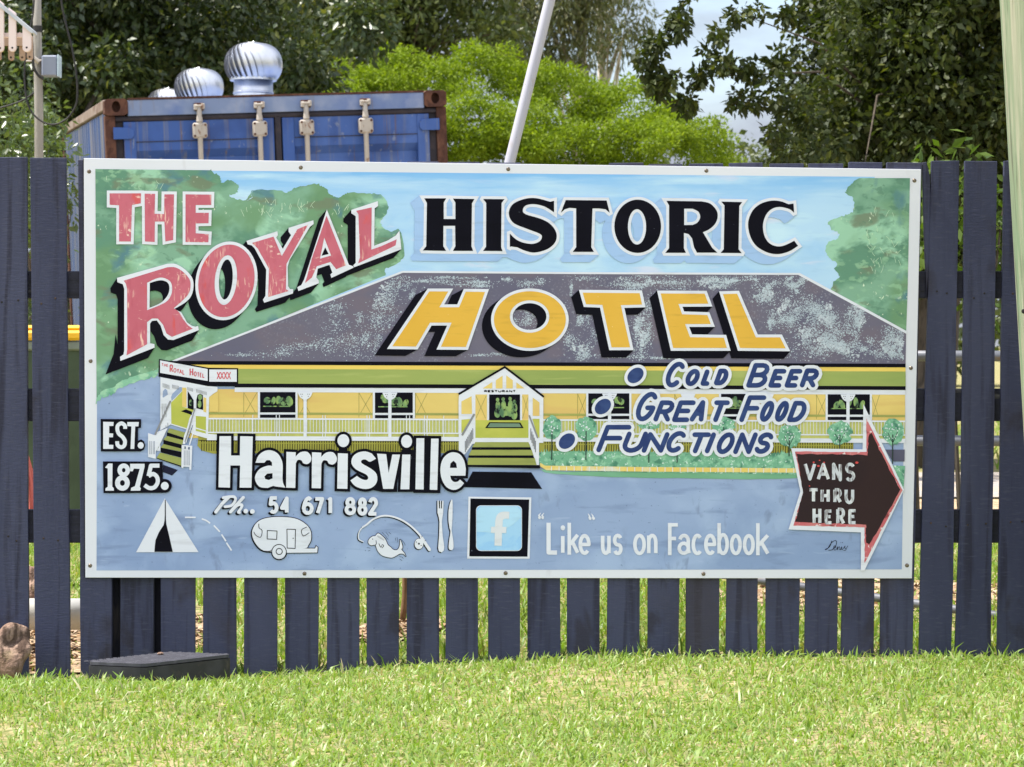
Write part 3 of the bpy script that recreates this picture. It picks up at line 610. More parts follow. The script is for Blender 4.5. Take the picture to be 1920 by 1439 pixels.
# ------------------------------------------------------------------ wheelie bin
binm = mat('dark_green_plastic', (52, 66, 48), [((66, 82, 60), 5, (1, 1, 1), .45, .62, .6), ((84, 92, 80), 20, (1, 1, .3), .6, .7, .4)], rough=.55)
yel = mat('yellow_plastic', (232, 178, 30), [((210, 150, 20), 6, (1, 1, 1), .5, .65, .5)], rough=.45)
d = 13.2; c = P(98, 645, d); c.z = 0; t = root('wheelie_bin', c, 'dark green wheelie bin with a yellow lid seen between left pickets', 'bin')
zt = P(0, 640, d).z
b = MB(); w0, w1 = .23, .27; V = [(-w0, -.24, .06), (w0, -.24, .06), (w0, .24, .06), (-w0, .24, .06), (-w1, -.31, zt), (w1, -.31, zt), (w1, .31, zt), (-w1, .31, zt)]
b.add(V, [(3, 2, 1, 0), (4, 5, 6, 7), (0, 1, 5, 4), (1, 2, 6, 5), (2, 3, 7, 6), (3, 0, 4, 7)]); b.build('body', binm, t, bevel=.02)
b = MB(); b.box(-w1-.015, w1+.015, -.325, .325, zt-.045, zt-.002); b.build('rim', mat('grey_green_plastic', (110, 118, 106), [((90, 98, 88), 9, (1, 1, 1), .5, .6, .5)], rough=.5), t, bevel=.008)
b = MB(); b.box(-w1-.025, w1+.025, -.335, .335, zt+.003, zt+.05); b.box(-w1+.02, w1-.02, -.28, .28, zt+.05, zt+.075); b.build('lid', yel, t, bevel=.012)
for sx in (-1, 1):
    b = MB(); b.lathe([(0, -.025), (.1, -.025), (.1, .025), (0, .025)], (sx*.2, .26, .1), 20, 'x'); b.build('wheel', blk, t)
b = MB(); b.tube([(-.2, .35, zt-.02), (.2, .35, zt-.02)], .014, 8); b.tube([(-.2, .35, zt-.02), (-.2, .3, zt-.03)], .012, 6); b.tube([(.2, .35, zt-.02), (.2, .3, zt-.03)], .012, 6); b.build('handle', binm, t)

# ------------------------------------------------------------------ folded red cloth umbrella
redc = mat('faded_red_canvas', (186, 92, 84), [((206, 120, 108), 10, (3, 1, .3), .45, .6, .7), ((150, 66, 62), 30, (3, 1, .1), .5, .62, .6)], rough=.85)
d = 10.6; ap = P(47, 845, d); c = Vector((ap.x, ap.y, 0)); t = root('folded_umbrella', c, 'folded faded red canvas umbrella glimpsed between the left pickets', 'umbrella')
n = 28; V = []; Fs = []; rows = [(0.0, ap.z), (.012, ap.z-.02), (.035, ap.z-.12), (.06, ap.z-.26), (.055, ap.z-.30)]
for (r_, z) in rows:
    for k in range(n):
        q = 1+(.22 if k % 2 else -.1); V.append((r_*q*math.cos(2*math.pi*k/n), r_*q*math.sin(2*math.pi*k/n), z))
for i in range(len(rows)-1):
    for k in range(n): Fs.append((i*n+k, i*n+(k+1) % n, (i+1)*n+(k+1) % n, (i+1)*n+k))
o = obj('canopy', V, Fs, redc, t)
b = MB(); b.tube([(0, 0, -.05), (0, 0, ap.z+.03)], .012, 8); b.build('shaft', galv, t)
# white pipe lying behind the fence
c = P(58, 1152, 8.62); b = MB(); b.lathe([(.050, -.3), (.050, .22), (.044, .22), (.044, -.3), (.050, -.3)], (c.x-.02, c.y, c.z), 28, 'x')
o = b.build('plastic_pipe', mat('white_plastic', (214, 212, 206), [((180, 176, 166), 7, (1, 1, 1), .5, .65, .6)], rough=.4), None, smooth=False); tag(o, 'short white plastic pipe lying on the mulch behind left pickets', 'pipe')
for p_ in o.data.polygons: p_.use_smooth = len(p_.vertices) == 4

# ------------------------------------------------------------------ steel pipes behind the right pickets
steel = mat('pipe_steel', (108, 110, 116), [((84, 84, 90), 8, (.3, 1, 1), .45, .6, .7), ((130, 104, 84), 20, (.4, 1, 1), .6, .7, .6)], rough=.45, metal=.35)
d = 10.5; pz1, pz2 = P(0, 667, d).z, P(0, 826, d).z; xa, xb = P(1560, 0, d).x, P(2100, 0, d).x
t = root('pipe_rail_fence', (xa, d-DIST, 0), 'two bar steel pipe rail fence behind the right pickets', 'fence')
for z in (pz1, pz2):
    b = MB(); b.tube([(0, 0, z), ((xb-xa)/2, 0, z-.002), (xb-xa, 0, z-.004)], .021, 14); b.build('rail', steel, t, smooth=True)
for x in (0.03, xb-xa-.02):
    b = MB(); b.tube([(x, .0, -.1), (x, 0, pz1+.05)], .026, 14); b.build('post', steel, t, smooth=True)
pA, pB = P(1420, 1088, 9.7), P(1960, 1168, 8.75)
b = MB(); b.tube([pA+(pA-pB)*.15, pA, pB, pB+(pB-pA)*.3], .0145, 14); o = b.build('steel_pipe', steel, None, smooth=True); tag(o, 'long thin steel pipe lying slanted low behind the right pickets', 'pipe')
pm = pA.lerp(pB, .5); b = MB(); b.box(pA.x-.12, pA.x-.03, pA.y-.04, pA.y+.06, -.02, pA.z-.012); b.box(pB.x+.12, pB.x+.2, pB.y-.14, pB.y-.02, -.02, pB.z-.03)
# ------------------------------------------------------------------ water meter box, pebble, rock
pit = mat('black_box_plastic', (40, 40, 44), [((58, 58, 64), 12, (1, 1, 1), .5, .65, .6), ((74, 66, 60), 30, (1, 1, 1), .6, .7, .5)], rough=.55)
A, B, C_, D_ = (-1.187, 7.60), (-1.018, 7.546), (-.795, 7.79), (-.985, 7.85)
hb = .046; q = [Vector((x, dd-DIST, hb)) for x, dd in (A, B, C_, D_)]
def rounded(q, k):
    out = []
    for i in range(4):
        p, a, c = q[i], q[i-1], q[(i+1) % 4]
        da, dc = (a-p).normalized()*k, (c-p).normalized()*k
        for u in np.linspace(0, 1, 5): out.append((p+da)*(1-u)**2+p*2*u*(1-u)+(p+dc)*u*u)
    return out
cen = sum(q, Vector())/4; t = root('meter_box', Vector((cen.x, cen.y, -.06)), 'low black plastic meter box sunk in the grass at the fence foot', 'meter box')
b = MB(); b.prism([p-Vector((0, 0, .012)) for p in rounded(q, .022)], (0, 0, -.10)); b.build('body', pit, t, t.location)
b = MB(); ins = [cen+(p-cen)*.985 for p in rounded(q, .022)]; b.prism([p-Vector((0, 0, .0095)) for p in ins], (0, 0, .0085))
ex, ey = (q[2]-q[1]).normalized(), (q[3]-q[2]).normalized(); lx, ly = (q[2]-q[1]).length, (q[3]-q[2]).length
for i in range(1, 26):
    for j in range(1, 14):
        p = q[1]+ex*(lx*i/26)+ey*(ly*j/14)+Vector((0, 0, -.001)); s_ = 1 if (i+j) % 2 else -1
        a = (ex*.0045+ey*.0045*s_); c2 = Vector((-a.y, a.x, 0))*.28
        b.add([p-a-c2, p+a-c2, p+a+c2, p-a+c2, p+Vector((0, 0, .0022))-a*.6, p+Vector((0, 0, .0022))+a*.6], [(0, 1, 5, 4), (2, 3, 4, 5), (1, 2, 5), (3, 0, 4)])
b.build('lid', mat('dull_black_plastic', (62, 62, 70), [((84, 84, 92), 40, (1, 1, 1), .5, .65, .6), ((100, 90, 80), 9, (1, 1, 1), .62, .72, .4)], rough=.6), t, t.location)
def stone(name, c, rx, ry, rz, m, label, cat, sub=3, seed=1, amp=.22):
    bm = bmesh.new(); bmesh.ops.create_icosphere(bm, subdivisions=sub, radius=1)
    rs = np.random.default_rng(seed); ph = rs.uniform(0, 6, (6, 3)); fr = rs.uniform(1.2, 4.5, (6, 3))
    for v in bm.verts:
        p = v.co.copy(); k = 1+amp*sum(math.sin(fr[i][0]*p.x+ph[i][0])*math.sin(fr[i][1]*p.y+ph[i][1])*math.sin(fr[i][2]*p.z+ph[i][2])/(1+.4*i) for i in range(6))
        v.co = Vector((p.x*rx*k, p.y*ry*k, p.z*rz*k))
    me = bpy.data.meshes.new(name); bm.to_mesh(me); bm.free(); me.materials.append(m)
    o = bpy.data.objects.new(name, me); COL.objects.link(o); o.location = c; return tag(o, label, cat)
rockm = mat('brown_rock', (132, 108, 94), [((162, 138, 122), 18, (1, 1, .3), .47, .6, .9), ((70, 56, 48), 26, (1, 1, .4), .5, .6, .9), ((120, 110, 70), 9, (1, 1, 1), .6, .7, .6)], rough=.9, spec=.15, bump=[(30, (1, 1, .5), .8), (90, (1, 1, 1), .8), (14, (1, 1, .6), 1.0)])
c = P(10, 1226, 7.86); stone('rock', (c.x-.004, -.12, c.z-.002), .070, .066, .076, rockm, 'rough brown rock leaning at the foot of the left pickets', 'rock', 5, 11, .27)
c = P(301, 1221, 7.76); stone('pebble', (c.x, c.y, hb+.0035), .0085, .007, .005, rockm, 'small brown pebble lying on the black meter box lid', 'pebble', 3, 8, .12)
c = P(62, 1036, 9.9); stone('rock', (c.x, c.y, .045), .085, .08, .075, rockm, 'brown garden rock behind the fence by the mulch at left', 'rock', 4, 9, .16)
# ------------------------------------------------------------------ painted sign: flat paint laid on a thin board
SGN = Vector((0, -.012, P(0, 1085, 7.988).z))
sign = root('painted_sign', SGN, 'large hand painted hotel advertising board with white border screwed to the fence', 'sign')
def SP(x, y, lev):
    return P(x, y, DIST-.012-.0005*lev)
def Zr(x0, y0, k):
    return lambda pts: [(x0+u/k, y0+v/k) for u, v in pts]
K = 5.4857
R1, R2, R3, R4, R5, R6 = Zr(150, 280, K), Zr(450, 300, K), Zr(150, 500, K), Zr(760, 340, K), Zr(1100, 300, K), Zr(1400, 290, K)
R7, R8, S1 = Zr(680, 500, K), Zr(1000, 500, K), Zr(1350, 500, 5.0526)
S2, S3, S4, S5 = Zr(170, 660, 5.7545), Zr(400, 780, 3.9184), Zr(430, 670, 4.4651), Zr(830, 670, 5.536)
S6, S7, S8 = Zr(1010, 660, 5.647), Zr(1330, 660, 4.8), Zr(1450, 770, 4.4964)
T1, T2, T3, T4 = Zr(150, 880, 5.818), Zr(450, 920, 4.6829), Zr(800, 900, 5.3333), Zr(1130, 920, 5.3333)
FI, GP, PH = Zr(660, 960, 9.6), Zr(280, 670, 6.2588), Zr(390, 925, 5.818)

def area(p):
    return .5*sum(p[i][0]*p[(i+1) % len(p)][1]-p[(i+1) % len(p)][0]*p[i][1] for i in range(len(p)))
def norm(loops):                         # outer loop positive, holes negative
    out = []
    for i, l in enumerate(loops):
        a = area(l); out.append(list(l) if (a > 0) == (i == 0) else list(l)[::-1])
    return out
def S(*loops): return norm(loops)
def off1(l, o, lim=2.2):
    n = len(l); out = []
    l = [p for i, p in enumerate(l) if math.dist(p, l[i-1]) > .05]; n = len(l)
    for i in range(n):
        a, p, c = l[i-1], l[i], l[(i+1) % n]
        d1 = (p[0]-a[0], p[1]-a[1]); d2 = (c[0]-p[0], c[1]-p[1]); L1, L2 = math.hypot(*d1), math.hypot(*d2)
        n1 = (d1[1]/L1, -d1[0]/L1); n2 = (d2[1]/L2, -d2[0]/L2)
        k = 1+n1[0]*n2[0]+n1[1]*n2[1]; cr = n1[0]*n2[1]-n1[1]*n2[0]
        if k < .12 or (2/k)**.5 > lim and cr > 0:
            out += [(p[0]+o*(n1[0]*1.0+.6*d1[0]/L1), p[1]+o*(n1[1]+.6*d1[1]/L1)), (p[0]+o*(n2[0]-.6*d2[0]/L2), p[1]+o*(n2[1]-.6*d2[1]/L2))]
        else: out.append((p[0]+o*(n1[0]+n2[0])/k, p[1]+o*(n1[1]+n2[1])/k))
    return out
def grow(shapes, o):
    res = []
    for s in shapes:
        ls = [off1(s[0], o)]
        for h in s[1:]:
            q = off1(h, o)
            if area(q) < -1: ls.append(q)
        res.append(ls)
    return res
def sweep(shapes, v):
    res = []
    for s in shapes:
        res += [s, [[(x+v[0], y+v[1]) for x, y in l] for l in s]]
        for l in s:
            for i in range(len(l)):
                a, c = l[i], l[(i+1) % len(l)]
                q = [a, c, (c[0]+v[0], c[1]+v[1]), (a[0]+v[0], a[1]+v[1])]
                if abs(area(q)) > .05: res.append(norm([q]))
    return res
def ell(cx, cy, rx, ry, n=40, sh=0.0, rot=0.0):
    out = []
    for i in range(n):
        t = 2*math.pi*i/n; x, y = rx*math.cos(t), ry*math.sin(t); x -= sh*math.sin(t)
        out.append((cx+x*math.cos(rot)-y*math.sin(rot), cy+x*math.sin(rot)+y*math.cos(rot)))
    return out
def rect(x0, y0, x1, y1): return [(x0, y0), (x1, y0), (x1, y1), (x0, y1)]
def cat(pts, closed=False, n=5):         # smooth curve through points
    m = len(pts); out = []
    for i in range(m if closed else m-1):
        g = (lambda k: pts[k % m]) if closed else (lambda k: pts[min(max(k, 0), m-1)])
        p0, p1, p2, p3 = g(i-1), g(i), g(i+1), g(i+2)
        for u in np.linspace(0, 1, n, endpoint=False):
            out.append(tuple(.5*((2*p1[c])+(p2[c]-p0[c])*u+(2*p0[c]-5*p1[c]+4*p2[c]-p3[c])*u*u+(3*p1[c]-p0[c]-3*p2[c]+p3[c])*u**3) for c in (0, 1)))
    if not closed: out.append(tuple(pts[-1]))
    return out
def stroke(pts, hw, capped=True, closed=False, nd=10):
    """brush stroke of half width hw along pts -> list of shapes"""
    pts = [p for i, p in enumerate(pts) if i == 0 or math.dist(p, pts[i-1]) > .05]
    hw_ = hw if hasattr(hw, '__len__') else [hw]*len(pts)
    n = len(pts); res = []; seg = [(i, (i+1) % n) for i in range(n if closed else n-1)]
    nor = {}
    for (i, j) in seg:
        dx, dy = pts[j][0]-pts[i][0], pts[j][1]-pts[i][1]; L = math.hypot(dx, dy); nor[i] = (-dy/L, dx/L)
    def mit(i):
        a = nor.get(i-1 if i or not closed else n-1); b = nor.get(i)
        if a is None or b is None: return (a or b), None
        k = 1+a[0]*b[0]+a[1]*b[1]
        if k > 1.75: return ((a[0]+b[0])/k, (a[1]+b[1])/k), None
        return None, True
    for (i, j) in seg:
        q = []
        mi, mj = mit(i)[0] or nor[i], mit(j)[0] or nor[i]
        q = [(pts[i][0]+mi[0]*hw_[i], pts[i][1]+mi[1]*hw_[i]), (pts[j][0]+mj[0]*hw_[j], pts[j][1]+mj[1]*hw_[j]), (pts[j][0]-mj[0]*hw_[j], pts[j][1]-mj[1]*hw_[j]), (pts[i][0]-mi[0]*hw_[i], pts[i][1]-mi[1]*hw_[i])]
        if abs(area(q)) > .02: res.append(norm([q]))
    for i in range(n):
        end = not closed and i in (0, n-1)
        if (end and capped) or (not end and mit(i)[1]): res.append(norm([ell(pts[i][0], pts[i][1], hw_[i], hw_[i], nd, rot=.1)]))
    return res

def paint(name, shapes, m, lev, parent=None, label=None, simple=False):
    """one flat mesh covering the union of shapes (each a list of loops, non-zero winding)"""
    verts, edges = [], []
    for s in shapes:
        for l in s:
            b = len(verts); verts += [Vector((p[0], p[1])) for p in l]
            edges += [(b+i, b+(i+1) % len(l)) for i in range(len(l))]
    v, e, f, *_ = delaunay_2d_cdt(verts, edges, [], 0, 1e-4)
    v = np.array([(p[0], p[1]) for p in v]); f = np.array([t for t in f if len(t) == 3])
    c = v[f].mean(1); ins = np.zeros(len(f), bool)
    for s in shapes:
        al = np.concatenate([np.array(l) for l in s]); lo, hi = al.min(0), al.max(0)
        idx = np.where(~ins & (c[:, 0] > lo[0]) & (c[:, 0] < hi[0]) & (c[:, 1] > lo[1]) & (c[:, 1] < hi[1]))[0]
        if not len(idx): continue
        w = np.zeros(len(idx), int); X, Y = c[idx, 0], c[idx, 1]
        for l in s:
            a = np.array(l); bb = np.roll(a, -1, 0)
            for (ax, ay), (bx, by) in zip(a, bb):
                if ay == by: continue
                up = (ay <= Y) & (by > Y); dn = (by <= Y) & (ay > Y)
                if not (up.any() or dn.any()): continue
                side = (bx-ax)*(Y-ay)-(X-ax)*(by-ay)
                w += (up & (side > 0)).astype(int)-(dn & (side < 0)).astype(int)
        ins[idx[w != 0]] = True
    f = f[ins]; used = np.unique(f); mp = -np.ones(len(v), int); mp[used] = np.arange(len(used))
    V = [SP(v[i][0], v[i][1], lev)-SGN for i in used]
    fl = [tuple(int(k) for k in mp[t]) for t in f]
    ob = obj(name, V, fl, m, parent or sign)
    bm = bmesh.new(); bm.from_mesh(ob.data); bmesh.ops.recalc_face_normals(bm, faces=bm.faces)
    for fc in bm.faces:
        if fc.normal.y > 0: fc.normal_flip()
    bm.to_mesh(ob.data); bm.free()
    if label: ob['label'] = label
    return ob

# ---- paints
def flat(name, c, c2=None, rough=.5, extra=()):
    return mat(name, c, [((c2 or tuple(int(v*.94) for v in c)), 5, (1, 1, 1), .42, .66, .7), (tuple(int(v*.90) for v in c), 70, (.16, 1, 1), .54, .70, .6)]+list(extra), rough=rough, spec=.06)
pwhite = flat('white_paint', (220, 224, 234), (213, 218, 228))
pborder = mat('white_board_paint', (217, 220, 229), [((208, 212, 221), 1.5, (1, 1, 1), .42, .66, .8), ((190, 190, 196), 5, (3, 1, 1), .66, .76, .5), ((120, 112, 100), 60, (1, 1, 1), .74, .78, .8)], rough=.38, spec=.45)
pblack = flat('black_paint', (12, 12, 22), (18, 18, 30), extra=[((90, 95, 110), 90, (1, 1, 1), .72, .76, .8)])
psky = mat('sky_paint', (180, 214, 241), [((154, 198, 238), 2.2, (1, 1, 3.2), .46, .62, .8), ((198, 228, 243), 3.5, (1, 1, 2.5), .5, .66, .8), ((214, 218, 238), 6, (1, 1, 4), .6, .7, .7), ((160, 198, 230), 40, (.3, 1, 2), .55, .65, .35)], rough=.5, spec=.06)
t_ = psky.node_tree; bs_ = t_.nodes['Principled BSDF']; lk_ = bs_.inputs['Base Color'].links[0].from_socket      # bluer brush strokes along the top of the sky
co_ = t_.nodes.new('ShaderNodeTexCoord'); se_ = t_.nodes.new('ShaderNodeSeparateXYZ'); m1_ = t_.nodes.new('ShaderNodeMapRange'); m1_.inputs[1].default_value = 1.085; m1_.inputs[2].default_value = 1.185
mp_ = t_.nodes.new('ShaderNodeMapping'); mp_.inputs['Scale'].default_value = (1.2, 1, 14); n_ = t_.nodes.new('ShaderNodeTexNoise'); n_.inputs['Scale'].default_value = 2.2; n_.inputs['Detail'].default_value = 7
m2_ = t_.nodes.new('ShaderNodeMapRange'); m2_.inputs[1].default_value = .38; m2_.inputs[2].default_value = .60; mu_ = t_.nodes.new('ShaderNodeMath'); mu_.operation = 'MULTIPLY'
x_ = t_.nodes.new('ShaderNodeMix'); x_.data_type = 'RGBA'; x_.inputs[7].default_value = lin((128, 184, 234))
t_.links.new(co_.outputs['Object'], se_.inputs[0]); t_.links.new(se_.outputs[2], m1_.inputs[0]); t_.links.new(co_.outputs['Object'], mp_.inputs[0]); t_.links.new(mp_.outputs[0], n_.inputs['Vector'])
t_.links.new(n_.outputs[0], m2_.inputs[0]); t_.links.new(m1_.outputs[0], mu_.inputs[0]); t_.links.new(m2_.outputs[0], mu_.inputs[1]); t_.links.new(mu_.outputs[0], x_.inputs[0]); t_.links.new(lk_, x_.inputs[6]); t_.links.new(x_.outputs[2], bs_.inputs['Base Color'])
ptree = mat('tree_paint', (128, 170, 146), [((96, 140, 118), 5.5, (1, 1, 1.6), .47, .56, .9), ((160, 206, 178), 6, (1, 1, 1.4), .54, .59, .85), ((110, 148, 110), 3, (1, 1, 1.2), .5, .58, .8), ((86, 126, 140), 6.5, (1, 1, 1), .60, .66, .85), ((116, 128, 106), 8, (1, 1, 2.2), .58, .65, .8),
            ((154, 196, 160), 26, (1, 1, 1.6), .54, .60, .6, 5, (4, .48, .58)), ((88, 128, 108), 34, (1, 1, 1.4), .56, .62, .6, 5, (5, .48, .6)), ((220, 236, 210), 90, (1, 1, .6), .64, .68, .9, 4, (7, .54, .60))], rough=.5, spec=.06)
pfol = mat('shrub_paint', (116, 172, 142), [((150, 200, 168), 60, (1, 1, 1), .5, .62, .8), ((66, 120, 100), 45, (1, 1, 1), .54, .64, .8), ((214, 232, 226), 130, (1, 1, 1), .62, .67, .9)], rough=.5, spec=.06)
proof = mat('roof_paint', (110, 107, 124), [((102, 101, 122), 4, (1, 1, 1), .45, .6, .8), ((118, 108, 120), 6, (1, 1, 2), .5, .62, .6), ((150, 152, 164), 160, (1, 1, 1), .58, .64, .6, 5, (3, .48, .6))], rough=.5, spec=.06)
pfleck = flat('pale_fleck_paint', (188, 202, 212), (170, 184, 196))
proad = mat('road_paint', (144, 165, 202), [((128, 151, 190), 2.4, (1, 1, 2), .45, .62, .8), ((160, 181, 214), 6, (1, 1, 1.4), .5, .65, .7), ((112, 132, 170), 9, (.5, 1, 3), .56, .68, .7), ((110, 126, 158), 26, (1, 1, .45), .60, .68, .55, 5, (3, .5, .6)), ((92, 110, 146), 120, (1, 1, 1), .67, .72, .8), ((170, 188, 218), 30, (.35, 1, 2.4), .66, .74, .5)], rough=.45, spec=.4)
pred = mat('red_letter_paint', (196, 108, 124), [((188, 99, 115), 7, (1, 1, 1), .45, .6, .7), ((210, 88, 84), 16, (1, 1, .4), .58, .66, .8), ((240, 206, 188), 120, (1.3, 1, .22), .56, .64, .8, 5, (9, .52, .62)), ((240, 214, 200), 130, (.5, 1, .9), .59, .66, .8, 5, (14, .53, .62)), ((182, 92, 108), 40, (1, 1, .4), .54, .66, .6)], rough=.5, spec=.06)
pgold = flat('gold_letter_paint', (222, 177, 74), (216, 170, 66), extra=[((240, 220, 170), 110, (1, 1, 1), .74, .77, .8)])
pnavy = mat('navy_letter_paint', (52, 70, 118), [((44, 60, 108), 18, (1, 1, .5), .45, .6, .8), ((62, 82, 130), 26, (.6, 1, 1), .54, .64, .6)], rough=.45, spec=.06)
pshade = flat('pale_blue_shade_paint', (160, 192, 232), (152, 186, 230))
pyel = mat('wall_paint', (218, 192, 114), [((230, 206, 126), 5, (.5, 1, 2), .45, .62, .7), ((214, 180, 112), 9, (.4, 1, 2), .54, .64, .6)], rough=.5, spec=.06)
pyel2 = flat('eave_paint', (232, 204, 106), (226, 194, 96))
pgreen = mat('awning_paint', (156, 170, 98), [((142, 160, 92), 5, (.4, 1, 3), .45, .62, .8), ((174, 184, 112), 9, (.4, 1, 4), .56, .66, .7)], rough=.5, spec=.06)
polive = mat('floor_paint', (176, 182, 84), [((196, 196, 96), 8, (1, 1, 2), .45, .62, .7)], rough=.5, spec=.06)
polive2 = mat('lattice_paint', (158, 156, 74), [((146, 142, 64), 12, (1, 1, 1), .45, .62, .7)], rough=.5, spec=.06)
pstep = flat('step_paint', (146, 154, 88), (160, 166, 92))
pgrey = flat('handrail_paint', (140, 142, 146))
pfig = mat('window_figure_paint', (118, 150, 100), [((150, 176, 104), 60, (1, 1, .6), .48, .6, .8), ((70, 104, 84), 40, (1, 1, .6), .52, .62, .8), ((20, 22, 32), 70, (1, 1, .7), .56, .62, .9)], rough=.5, spec=.06)
pkerb = mat('kerb_paint', (228, 206, 130), [((226, 196, 104), 12, (1, 1, 1), .46, .56, .8), ((214, 216, 206), 9, (1, 1, 1), .58, .66, .8), ((236, 190, 140), 14, (1, 1, 1), .62, .68, .7)], rough=.5, spec=.06)
pline = flat('thin_line_paint', (140, 142, 84))
parrow = mat('brown_arrow_paint', (54, 41, 42), [((46, 37, 41), 5, (1, 1, 1), .45, .62, .7), ((110, 100, 100), 50, (1, 1, .3), .64, .72, .5, 4, (4, .5, .6))], rough=.5, spec=.06)
parrow_r = mat('red_arrow_paint', (196, 104, 110), [((204, 128, 128), 14, (1, 1, 1), .45, .6, .8), ((232, 224, 226), 60, (1, 1, 1), .60, .66, .8), ((120, 56, 56), 40, (1, 1, 1), .60, .66, .7)], rough=.5, spec=.06)
pchalk = mat('chalky_white_paint', (196, 202, 210), [((104, 96, 100), 110, (1, 1, .35), .50, .60, .85), ((222, 226, 230), 30, (1, 1, .4), .5, .6, .7)], rough=.55)
plogo = mat('pale_blue_logo_paint', (160, 206, 240), [((146, 196, 238), 6, (1, 1, 1.6), .48, .52, .9)], rough=.45)
pdullw = flat('dull_white_paint', (214, 218, 224), (206, 212, 220))

# ---- board
TL, TR, BR, BL = (157, 297), (1727, 318), (1710, 1085), (160, 1083.5)
qs = [SP(x, y, 0)-SGN for x, y in (TL, TR, BR, BL)]
b = MB(); b.prism(qs, (0, .0085, 0)); b.build('board', pborder, sign, bevel=.0007)
b = MB(); q = [SP(x, y, 0)-SGN+Vector((0, .0004, 0)) for x, y in ((155.5, 298), (158, 298), (161, 1083), (158.5, 1083))]; b.prism(q, (0, .0075, 0)); b.build('edge_trim', dark_m, sign)
screwm = mat('screw_steel', (132, 122, 108), [((84, 74, 66), 300, (1, 1, 1), .45, .6, .8)], rough=.35, metal=.9)
for (x, y) in ((167, 322), (564, 314.5), (953, 317.5), (1324.5, 320.5), (1714.5, 339), (170, 677.5), (169, 1061), (571, 1076), (948, 1075), (1319, 1076.5), (1708, 690.5), (1700.5, 1060.5)):
    c = SP(x, y, 0)-SGN
    b = MB(); b.lathe([(0, -.0022), (.0020, -.0022), (.0024, -.0034), (.0042, -.0030), (.0056, -.0012), (.0060, -.0003)], c, 16, 'y'); b.build('screw', screwm, sign)
# ---- backgrounds
def wav(pts, amp, n=6, seed=3):
    """rough painted edge through pts"""
    rs = np.random.default_rng(seed); c = cat(pts, n=n); return [(x+rs.normal(0, amp), y+rs.normal(0, amp)) for x, y in c]
paint('painted_sky', [S([(380, 320.3), (1640, 332), (1640, 640), (700, 640), (380, 480)])], psky, 1)
paint('painted_road', [S([(182, 712), (380, 640), (1696, 690), (1691, 1068), (181, 1070)])], proad, 1)
lt = R1([(158, 205), (1340, 217)])+wav(R1([(1340, 217), (1400, 250), (1440, 290), (1455, 345), (1540, 320), (1600, 350), (1635, 400), (1600, 460), (1530, 480), (1600, 515), (1720, 522), (1765, 480), (1770, 430)])+
      R2([(60, 410), (115, 400), (125, 330), (220, 305), (380, 310), (480, 330), (540, 305), (600, 275), (700, 262), (780, 245), (840, 275), (890, 300), (930, 360), (1000, 390), (1060, 360), (1120, 335), (1250, 345), (1340, 350), (1440, 355), (1500, 410), (1525, 480), (1500, 560), (1440, 640), (1480, 700), (1550, 740), (1640, 720), (1690, 960), (1660, 1030), (1560, 1090), (1490, 1120), (1500, 1190)]), .9, 5)
lt += R3([(2370, 20 if False else 0)])[:0]+[(706, 523), (328, 677), (306, 700)]+wav(R3([(815, 1050), (760, 1090), (640, 1120), (520, 1160), (420, 1200), (330, 1260), (240, 1290), (175, 1370)]), 1.0, 5, 5)+[(181, 745)]
ltree = paint('painted_trees', [S(lt)], ptree, 2, label='painted green treetops at the sign left')
fr = wav(R3([(815, 1050), (760, 1090), (640, 1120), (520, 1160), (420, 1200), (330, 1260), (240, 1290), (175, 1370)]), .8, 6, 5)
pfringe = mat('pale_foliage_paint', (134, 186, 158), [((170, 210, 178), 30, (1, 1, 2), .5, .62, .8), ((98, 158, 130), 22, (1, 1, 1), .52, .62, .8)], rough=.5, spec=.06)
paint('foliage_edge', [S([(x, y-3) for x, y in fr]+[(x-RNG.uniform(1, 3), y+RNG.uniform(7, 13)) for x, y in fr[::-1]])], pfringe, 3, ltree)
rt = R6([(1160, 243), (1680, 243), (1655, 1426)])+[(1699, 622), (1560, 548)]+wav(R6([(870, 1390), (900, 1300), (960, 1250), (905, 1190), (930, 1120), (850, 1060), (815, 1000), (835, 910), (930, 870), (950, 830), (935, 790), (870, 770), (835, 705), (900, 660), (1000, 630), (1070, 600), (1100, 560), (1095, 450), (1020, 400), (1050, 330), (1110, 270)]), .9, 5, 9)
paint('painted_trees', [S(rt)], ptree, 2, label='painted green tree at the sign right')

rs = np.random.default_rng(31); tw = []
for (cx, cy, sx, sy, n) in ((560, 392, 70, 14, 22), (500, 396, 50, 10, 12), (1655, 470, 34, 60, 22), (1640, 430, 30, 40, 10), (300, 345, 60, 12, 6), (250, 560, 50, 40, 6), (640, 395, 30, 14, 8)):
    for q in range(n):
        x, y = cx+rs.normal(0, sx*.6), cy+rs.normal(0, sy*.6); an = rs.uniform(-2.4, -.7); L = rs.uniform(5, 15)
        if not (185 < x < 1690) or y < 330: continue
        tw += stroke([(x, y), (x+L*.5*math.cos(an)+rs.normal(0, .8), y+L*.5*math.sin(an)), (x+L*math.cos(an), y+L*math.sin(an))], .34, False)
paint('twig_marks', tw, flat('pale_twig_paint', (206, 228, 200), (180, 214, 180)), 3, ltree)
